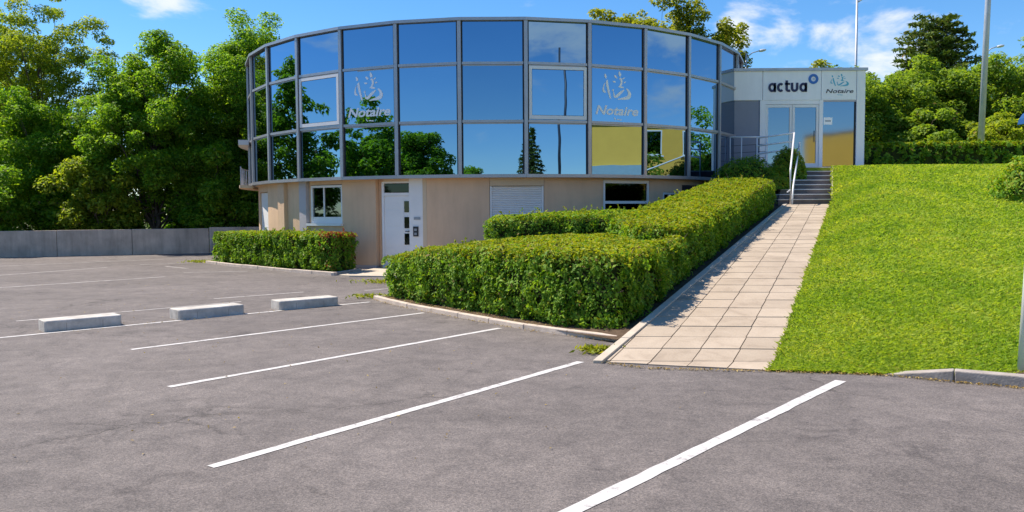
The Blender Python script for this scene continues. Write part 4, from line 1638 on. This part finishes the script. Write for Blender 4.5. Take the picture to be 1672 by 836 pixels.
# vectorised lawn surface by bilinear lookup
GU, GV = 240, 260
gx = np.array([[lawn_pt(i / GU, j / GV) for i in range(GU + 1)] for j in range(GV + 1)])
fi, fj = uu * GU, vv * GV
i0, j0 = fi.astype(int), fj.astype(int)
i0, j0 = np.minimum(i0, GU - 1), np.minimum(j0, GV - 1)
a_, b_ = (fi - i0)[:, None], (fj - j0)[:, None]
P = gx[j0, i0] * (1 - a_) * (1 - b_) + gx[j0, i0 + 1] * a_ * (1 - b_) + gx[j0 + 1, i0] * (1 - a_) * b_ + gx[j0 + 1, i0 + 1] * a_ * b_
P[:, 0] += rng.normal(size=len(P)) * .02
hgt = (.020 + .026 * rng.random(len(P))) * (1 + .5 * vv) * .85
wid = (.006 + .006 * rng.random(len(P))) * (1 + 2.6 * vv)
an = rng.random(len(P)) * 2 * np.pi
lean = rng.normal(size=(len(P), 2)) * 1.0
dx, dy = np.cos(an) * wid, np.sin(an) * wid
b0 = P + np.stack([dx, dy, np.full(len(P), -.006)], 1)
b1 = P - np.stack([dx, dy, np.full(len(P), .006)], 1)
tp = P + np.stack([lean[:, 0] * hgt, lean[:, 1] * hgt, hgt], 1)
md = P + np.stack([lean[:, 0] * hgt * .3 - dx * .7, lean[:, 1] * hgt * .3 - dy * .7, hgt * .6], 1)
v = np.stack([b0, b1, md, tp], 1).reshape(-1, 3)
g_ = np_mesh('grass', v, np.arange(4 * len(P)).reshape(-1, 4), ['grass_blade'], None, None)
tag(g_, 'short sunlit grass covering the bank right of the path', 'grass', kind='stuff')

# ------------------------------------------------------------------ trees
def branchy(mb, p0, p1, r0, r1, rng, wig=.08, n_=5, sides=6):
    p0, p1 = np.array(p0, float), np.array(p1, float)
    L = np.linalg.norm(p1 - p0)
    pts = []
    for i in range(n_ + 1):
        s_ = i / n_
        q = p0 + (p1 - p0) * s_
        if 0 < i < n_:
            q = q + rng.normal(size=3) * wig * L * .35
        q[2] += .06 * L * math.sin(s_ * math.pi) * (-1 if p1[2] > p0[2] + L * .8 else 1)
        pts.append(tuple(q))
    mb.tube(pts, [r0 + (r1 - r0) * (i / n_) for i in range(n_ + 1)], sides, caps=False)


def tree(name, label, base, height, rx, ry, zc0, seed, mat='leaf_tree', nclump=130, nleaf=34000, leaf=.2, clump=.85, trunk_r=.16, lean=(0, 0), cat='tree', group=None, open_=0.0, stems=1):
    """broadleaf: crown of leaf clumps carried on limbs; zc0 = height where the crown starts"""
    rng = np.random.default_rng(seed)
    bx, by, bz = base
    root = empty(name, base, label, cat, group)
    C = []
    cz = (zc0 + height) / 2
    rz = (height - zc0) / 2
    tries = 0
    while len(C) < nclump and tries < 9000:
        tries += 1
        d = unit(rng.normal(size=(1, 3)))[0]
        rr_ = rng.random() ** .42
        out = 1 + .16 * math.sin(d[0] * 4 + seed) + .14 * math.sin(d[1] * 5 + d[2] * 4 + seed * 2)
        q = np.array([d[0] * rx, d[1] * ry, d[2] * rz]) * rr_ * out
        # egg shape: wider low, narrower top
        tz = (q[2] + rz) / (2 * rz)
        q[:2] *= (1.06 - .42 * max(0, tz - .35) ** 1.4)
        q += np.array([lean[0] * tz, lean[1] * tz, cz])
        if q[2] < zc0 - .2:
            continue
        C.append(q)
    C = np.array(C)
    mbt = MB()
    for s_ in range(stems):
        off = np.array([rng.normal() * .35, rng.normal() * .25, 0]) if stems > 1 else np.zeros(3)
        tpt = np.array([bx, by, bz]) + off * 2.0 + np.array([lean[0] * .6, lean[1] * .6, height * .68])
        b0_ = np.array([bx, by, bz - .15]) + off
        branchy(mbt, b0_, tpt, trunk_r / (stems ** .5), trunk_r * .28, rng, .04, 8, 8)
        pick = rng.choice(len(C), size=min(len(C), 26 // stems + 4), replace=False)
        for k in pick:
            c = C[k] + np.array([bx, by, bz])
            s0 = np.clip((C[k][2] - height * .22) / (height * .68) - rng.uniform(.05, .2), .14, .9)
            st = b0_ + (tpt - b0_) * s0
            branchy(mbt, st, c, trunk_r * .36 * (1.1 - s0), .015, rng, .12, 5, 5)
    mbt.build('trunk', 'bark', root, smooth=True)
    # leaves
    rc = clump * rng.uniform(.6, 1.25, len(C))
    w = rc ** 2
    k = rng.choice(len(C), size=nleaf, p=w / w.sum())
    d = unit(rng.normal(size=(nleaf, 3)))
    d[:, 2] += .12
    # each clump is a cluster of sprays: quantise directions to make tufts
    spray = unit(rng.normal(size=(len(C), 14, 3)))
    pickd = spray[k, rng.integers(14, size=nleaf)]
    d = unit(pickd * 1.0 + d * .62)
    rr_ = rc[k] * (.35 + .65 * rng.random(nleaf) ** .6)
    P = C[k] + d * rr_[:, None] * np.array([1, 1, .72])
    P += np.array([bx, by, bz])
    Nn = d * .6 + np.array([0, 0, .75]) + rng.normal(size=(nleaf, 3)) * .45
    Ls = leaf * rng.uniform(.6, 1.35, nleaf)
    v, q = leaf_quads(rng, P, Nn, Ls, Ls * rng.uniform(.38, .6, nleaf), droop=.5)
    np_mesh('crown', v, q, [mat], root, None, base=base)
    return root


# behind the concrete wall on the left, front to back
tree('broadleaf_tree', 'dense dark green tree in the middle of the left group, with a forked trunk', (-16.3, 36.3, 0), 9.6, 3.0, 2.7, 1.7, 101, nclump=330, nleaf=96000, leaf=.14, clump=.58, stems=2, trunk_r=.17)
tree('broadleaf_tree', 'leafy tree beside the left flank of the round building', (-12.1, 38.2, 0), 10.6, 3.1, 2.6, 1.2, 102, nclump=330, nleaf=92000, leaf=.14, clump=.60, trunk_r=.18, lean=(-.2, 0))
tree('broadleaf_tree', 'tall airy light green tree at the far left with sky showing through', (-24.0, 41.0, 0), 13.6, 4.6, 3.2, 4.2, 103, mat='leaf_tree_light', nclump=180, nleaf=42000, leaf=.14, clump=.55, trunk_r=.2)
tree('broadleaf_tree', 'round-headed tree below the tall airy tree at the left edge', (-21.6, 37.0, 0), 7.2, 3.0, 2.5, .9, 104, nclump=260, nleaf=66000, leaf=.14, clump=.56, trunk_r=.14)
tree('broadleaf_tree', 'light green sapling low behind the concrete wall, left of the forked tree', (-18.0, 34.6, 0), 4.2, 1.5, 1.3, .5, 105, mat='leaf_tree_light', nclump=60, nleaf=13000, leaf=.17, clump=.55, trunk_r=.07)
tree('broadleaf_tree', 'bushy young tree at the left edge, low behind the wall', (-22.2, 33.3, 0), 4.0, 1.9, 1.5, .3, 106, nclump=70, nleaf=18000, leaf=.17, clump=.6, trunk_r=.09)
tree('broadleaf_tree', 'small tree low between the forked tree and the round building', (-13.2, 35.6, 0), 4.9, 1.7, 1.2, .5, 107, nclump=70, nleaf=16000, leaf=.18, clump=.6, trunk_r=.09)
tree('broadleaf_tree', 'dark tree far behind the left group', (-30.0, 47.0, 0), 11.0, 4.4, 3.5, 1.0, 108, nclump=120, nleaf=22000, leaf=.28, clump=1.1, trunk_r=.2)
tree('broadleaf_tree', 'dark tree at the back between the left trees and the round building', (-17.0, 47.0, 0), 9.0, 5.2, 3.2, .6, 109, nclump=120, nleaf=24000, leaf=.28, clump=1.1, trunk_r=.2)
tree('broadleaf_tree', 'yellow-green tree rising behind the roof of the round building', (9.3, 46.0, PLAT), 10.9, 3.9, 3.0, 2.5, 110, mat='leaf_young_top', nclump=300, nleaf=40000, leaf=.21, clump=.56, trunk_r=.17)
tree('broadleaf_tree', 'small yellow-green tree top showing over the middle right of the drum roof', (6.0, 46.5, PLAT), 10.5, 2.3, 1.9, 3.0, 111, mat='leaf_young_top', nclump=110, nleaf=20000, leaf=.20, clump=.55, trunk_r=.12)
tree('broadleaf_tree', 'green tree crown filling the skyline behind the right shoulder of the drum roof', (12.2, 47.0, PLAT), 9.1, 2.0, 1.7, 3.5, 114, mat='leaf_young_top', nclump=90, nleaf=11000, leaf=.21, clump=.5, trunk_r=.1)
tree('broadleaf_tree', 'green tree crown just left of the yellow-green tree behind the drum roof', (7.9, 47.5, PLAT), 10.2, 1.8, 1.6, 3.5, 115, mat='leaf_tree_light', nclump=80, nleaf=11000, leaf=.21, clump=.5, trunk_r=.1)
tree('broadleaf_tree', 'tree top peeping over the middle of the pavilion roof', (17.3, 46.0, PLAT), 7.05, 1.6, 1.5, 2.2, 112, mat='leaf_young_top', nclump=50, nleaf=9000, leaf=.2, clump=.5, trunk_r=.1)
tree('broadleaf_tree', 'smaller tree top peeping over the left of the pavilion roof', (15.5, 46.5, PLAT), 6.7, .95, .9, 2.2, 113, mat='leaf_young_top', nclump=30, nleaf=5000, leaf=.2, clump=.4, trunk_r=.08)

for i, (x, y, h_, r_, lb) in enumerate(((-25.2, 33.2, 2.6, 1.7, 'undergrowth shrub behind the wall at the far left edge'), (-20.2, 35.2, 2.6, 1.6, 'undergrowth shrub behind the wall, left of the sapling'),
                                        (-15.2, 38.6, 3.0, 2.0, 'undergrowth shrub behind the forked trunk'), (-11.4, 36.6, 2.8, 1.5, 'undergrowth shrub beside the left flank of the drum'),
                                        (-19.0, 39.5, 3.2, 2.2, 'undergrowth shrub in the dark between the left trees'))):
    tree('shrub', lb, (x, y, 0), h_, r_, r_ * .8, .05, 170 + i, mat='leaf_tree', nclump=45, nleaf=8000, leaf=.19, clump=.55, trunk_r=.06, cat='shrub')

# the thicket right of the pavilion: rounded shrubs and small trees one behind the other
thick = [((15.6, 35.5), 4.9, 2.3, 'shrub hard against the right of the pavilion'), ((18.3, 36.5), 5.35, 2.3, 'broad shrub under the cedar'),
         ((21.2, 35.8), 5.3, 2.4, 'shrub left of the thick grey pole'), ((24.2, 36.6), 5.9, 2.5, 'shrub right of the thick grey pole'),
         ((27.5, 36.0), 6.2, 2.7, 'shrub at the right edge of the thicket'),
         ((17.2, 39.5), 5.3, 2.3, 'shrub in the back row beside the pavilion'), ((20.6, 40.0), 5.7, 2.5, 'shrub in the back row below the cedar'), ((23.8, 40.5), 6.0, 2.6, 'shrub in the back row behind the thick pole'), ((27.3, 40.8), 6.9, 2.9, 'tallest shrub at the back right of the thicket'),
         ((17.0, 33.3), 2.6, 1.5, 'low shrub in front of the thicket near the pavilion'), ((20.0, 33.0), 2.7, 1.6, 'low yellowish shrub in front of the thicket'), ((23.2, 33.2), 2.9, 1.6, 'low shrub in front of the thicket near the blue hood')]
for i, ((x, y), h_, r_, lb) in enumerate(thick):
    tree('shrub', 'mid green ' + lb if 'yellow' not in lb else lb, (x, y, PLAT - .03), h_, r_, r_ * .85, .15, 130 + i, mat='leaf_shrub' if i != 10 else 'leaf_tree_light',
         nclump=150 if h_ > 4 else 60, nleaf=24000 if h_ > 4 else 11000, leaf=.165, clump=.55 if h_ > 4 else .42, trunk_r=.08, cat='shrub', group='thicket right of the pavilion')


def conifer(name, label, base, height, radius, seed, tiers=26, leaf=.16, spread='cedar', mat='leaf_conifer', nl=60):
    rng = np.random.default_rng(seed)
    root = empty(name, base, label, 'tree')
    bx, by, bz = base
    mbt = MB()
    mbt.tube([(bx, by, bz - .2), (bx + .05, by, bz + height * .5), (bx, by, bz + height)], [height * .018, height * .011, .02], 8, caps=False)
    P, Nn = [], []
    z0 = height * (.12 if spread == 'spruce' else .3)
    for i in range(tiers):
        s_ = i / (tiers - 1)
        z = z0 + (height - z0) * s_ ** .9
        if spread == 'spruce':
            R_ = radius * (1 - s_) ** .9 + .12
        else:
            R_ = radius * (math.sin(math.pi * min(1, .30 + .70 * (1 - s_))) ** .7 * .55 + .45 * (1 - s_)) * rng.uniform(.75, 1.1) + .15
        nb = max(4, int(9 * (1 - s_) + 4))
        a0 = rng.random() * 6.3
        for b_ in range(nb):
            an = a0 + 6.283 * b_ / nb + rng.normal() * .2
            L = R_ * rng.uniform(.7, 1.12)
            rise = (-.18 if spread == 'spruce' else .10) * L
            e = np.array([math.cos(an) * L, math.sin(an) * L, z + rise])
            st = np.array([0, 0, z])
            mbt.tube([tuple(st + [bx, by, bz]), tuple(e * .5 + st * .5 + [bx, by, bz + .04 * L]), tuple(e + [bx, by, bz])], [.03 + .012 * L, .02 + .006 * L, .008], 4, caps=False)
            m_ = int(nl * (.5 + L / radius))
            tt = rng.random(m_) ** .7
            q = st + (e - st) * tt[:, None]
            wv = .20 * L * (1.1 - tt * .8) + .05
            side = np.array([-math.sin(an), math.cos(an), 0])
            q = q + side * (rng.normal(size=m_) * wv)[:, None] + np.array([0, 0, 1]) * (rng.normal(size=m_) * .055 - .04 * tt)[:, None]
            P.append(q + np.array(base))
            Nn.append(np.array([0, 0, 1]) + rng.normal(size=(m_, 3)) * .55)
    P, Nn = np.concatenate(P), np.concatenate(Nn)
    Ls = leaf * rng.uniform(.7, 1.5, len(P))
    v, q = leaf_quads(rng, P, Nn, Ls, Ls * .36)
    mbt.build('trunk', 'bark', root, smooth=True)
    np_mesh('crown', v, q, [mat], root, None, base=base)
    return root


conifer('cedar_tree', 'dark layered cedar standing above the thicket on the right', (29.0, 55.0, PLAT), 11.4, 3.7, 151, tiers=22, leaf=.34, nl=85)

# ------------------------------------------------------------------ poles, lamps, signs
pl_ = empty('lighting_mast', (17.73, 30.3, PLAT), 'thick grey tapering mast rising out of the hedge on the right', 'mast')
MB().tube([(17.73, 30.3, PLAT - .2), (17.90, 30.3, 10.0), (18.06, 30.3, 15.0)], [.115, .10, .085], 14).build('shaft', 'galvanised', pl_, smooth=True)
MB().box(17.50, 17.96, 30.07, 30.53, PLAT - .012, PLAT + .04).build('base_plate', 'galvanised', pl_)


def street_lamp(label, base, h_, arm, head_l, r_=.055, dirx=1):
    root = empty('street_lamp', base, label, 'street lamp')
    x, y, z = base
    MB().tube([(x, y, z - .1), (x, y, z + h_)], [r_ * 1.25, r_ * .75], 10).build('pole', 'galvanised', root, smooth=True)
    MB().tube([(x, y, z + h_ - .25), (x + dirx * arm * .5, y, z + h_ + .02), (x + dirx * arm, y, z + h_ + .12)], r_ * .55, 8).build('arm', 'galvanised', root, smooth=True)
    hx = x + dirx * arm
    mb = MB()
    sec = [(0, .05), (.15, .12), (.5, .15), (.85, .11), (1, .03)]
    for s_, w in sec:
        for k in range(10):
            an = 2 * math.pi * k / 10
            mb.v.append((hx + dirx * head_l * s_, y + w * math.cos(an), z + h_ + .12 + .06 * s_ + w * .55 * math.sin(an)))
    for i in range(len(sec) - 1):
        for k in range(10):
            f = (i * 10 + k, i * 10 + (k + 1) % 10, (i + 1) * 10 + (k + 1) % 10, (i + 1) * 10 + k)
            mb.f.append(f)
            mb.m.append(0)
    mb.f += [tuple(range(9, -1, -1)), tuple(range(40, 50))]
    mb.m += [0, 0]
    mb.build('lamp_head', 'lamp_glass', root, smooth=True)
    return root


street_lamp('slim street lamp between the drum roof and the pavilion', (13.14, 45.0, PLAT), 7.35, .70, .42)
street_lamp('distant street lamp half hidden behind the thick mast', (26.5, 45.0, PLAT), 7.5, .62, .42)
street_lamp('tall thin lamp post behind the right end of the pavilion roof', (19.28, 45.0, PLAT), 10.35, .9, .5, r_=.075)
# blue hood on a pale post, right edge
bh = empty('blue_hood_sign', (20.32, 31.6, PLAT), 'blue rounded hood on a pale post behind the hedge at the right edge', 'sign')
MB().tube([(20.30, 31.6, PLAT - .05), (20.30, 31.6, 5.2)], .055, 8).build('post', 'white_tube', bh, smooth=True)
mb = MB()
for k in range(2):
    yy = 31.25 + .5 * k
    pr_ = [(20.02, 4.98), (20.08, 5.22), (20.22, 5.42), (20.45, 5.55), (20.75, 5.58), (20.98, 5.45), (21.08, 5.2), (21.1, 4.98)]
    mb.v += [(x, yy, z) for x, z in pr_]
kk = 8
mb.f += [tuple(range(kk)), tuple(range(2 * kk - 1, kk - 1, -1))] + [(i, kk + i, kk + (i + 1) % kk, (i + 1) % kk) for i in range(kk)]
mb.m += [0] * (kk + 2)
mb.build('hood', 'blue_enamel', bh, bevel=.02)
# near post at the right edge of the lawn
np_ = empty('steel_post', (5.19, 8.02, .15), 'pale grey steel post in the grass at the right edge of the picture', 'post')
MB().tube([(5.19, 8.02, -.05), (5.30, 8.02, 2.75)], .055, 14).build('shaft', 'white_tube', np_, smooth=True)
MB().tube([(5.30, 8.02, 2.751), (5.301, 8.02, 2.78)], .058, 14).build('cap', 'dark_steel', np_)
tag(MB().prism([(5.0, 7.95), (5.15, 7.82), (5.45, 7.88), (5.5, 8.1), (5.3, 8.2), (5.02, 8.1)], 0.0, .05).build('bare_earth', 'soil'), 'patch of bare earth round the steel post', kind='structure')

# ------------------------------------------------------------------ what stands behind the camera and shows in the mirror glass
yb = empty('yellow_building', (35, 1, 0), 'long yellow building across the road, seen only mirrored in the drum glass', 'building')
A_, B_ = Vector((25.9, -14.8, 0)), Vector((45.9, 21.2, 0))
d = (B_ - A_).normalized()
nn = Vector((-d.y, d.x, 0))           # towards the drum
LB = (B_ - A_).length
MB().obox(A_, d, nn, (0, LB), (-10, 0), (0, 8.15)).build('wall', 'yellow_render', yb)
MB().obox(A_, d, nn, (-.15, LB + .15), (-10.1, .12), (8.15, 8.27)).build('roof_edge', 'galvanised', yb)
MB().obox(A_, d, nn, (9, 24), (.0, .25), (0, 5.0)).build('plinth', 'plinth_blue', yb)
for s_ in (36.6, 39.6):
    w_ = bpy.data.objects.new('window', None)
    COL.objects.link(w_)
    w_.parent = yb
    c_ = A_ + d * s_
    w_.location = c_ - ORG[yb.name]
    ORG[w_.name] = c_
    MB().obox(c_, d, nn, (-.62, .62), (.002, .06), (5.9, 7.9)).build('frame', 'white_paint', w_)
    MB().obox(c_, d, nn, (-.52, .52), (.061, .075), (6.0, 7.8)).build('pane', 'window_glass', w_)
    MB().obox(c_, d, nn, (-.75, .75), (.002, .18), (5.78, 5.895)).build('sill', 'white_paint', w_)
tree('broadleaf_tree', 'big round tree across the car park, mirrored in the bay left of centre', (-20.3, -9.0, 0), 8.4, 2.3, 2.3, 1.5, 201, nclump=110, nleaf=22000, leaf=.26, clump=.75)
tree('broadleaf_tree', 'tree on the far left side of the car park, mirrored under the left emblem', (-31.5, 4.0, 0), 8.6, 5.2, 5.2, .2, 202, nclump=200, nleaf=19000, leaf=.38, clump=.8)
tree('broadleaf_tree', 'tree left of the car park, mirrored in the bay with the white window frame', (-37.0, 22.0, 0), 9.6, 5.0, 4.4, .2, 203, nclump=200, nleaf=19000, leaf=.38, clump=.8)
tree('broadleaf_tree', 'tall tree left of the car park, mirrored at the left end of the drum', (-38.5, 33.0, 0), 13.0, 5.2, 5.0, .3, 204, nclump=220, nleaf=20000, leaf=.38, clump=.85)
tree('broadleaf_tree', 'small tree far behind the camera, mirrored at the bottom of the centre bay', (-2.7, -21.0, 0), 5.9, 1.0, 1.0, 3.2, 205, nclump=40, nleaf=6000, leaf=.22, clump=.5)
conifer('spruce_tree', 'spruce far behind the camera, mirrored at the right of the centre bay', (1.9, -20.0, 0), 8.3, 1.9, 206, tiers=24, leaf=.26, spread='spruce', nl=40)
conifer('spruce_tree', 'spruce behind the camera on the right, mirrored left of the framed window bay', (17.3, -12.2, 0), 8.2, 1.9, 207, tiers=24, leaf=.26, spread='spruce', nl=40)
mm_ = empty('lighting_mast', (19.7, -12.3, 0), 'lamp mast behind the camera, mirrored in the framed window bay', 'mast')
MB().tube([(19.7, -12.3, -.1), (19.7, -12.3, 14.5)], [.13, .08], 10).build('shaft', 'dark_steel', mm_, smooth=True)
tree('shrub', 'shrub beside the bank, mirrored at the foot of the yellow building', (33.0, 17.5, 0), 5.5, 2.3, 2.3, .2, 208, mat='leaf_shrub', nclump=60, nleaf=10000, leaf=.26, clump=.8, cat='shrub')
tree('shrub', 'rounded tree on the bank, mirrored at the right end of the drum', (33.0, 30.5, PLAT), 6.6, 3.2, 3.0, .2, 209, mat='leaf_tree', nclump=80, nleaf=14000, leaf=.28, clump=.9, cat='shrub')
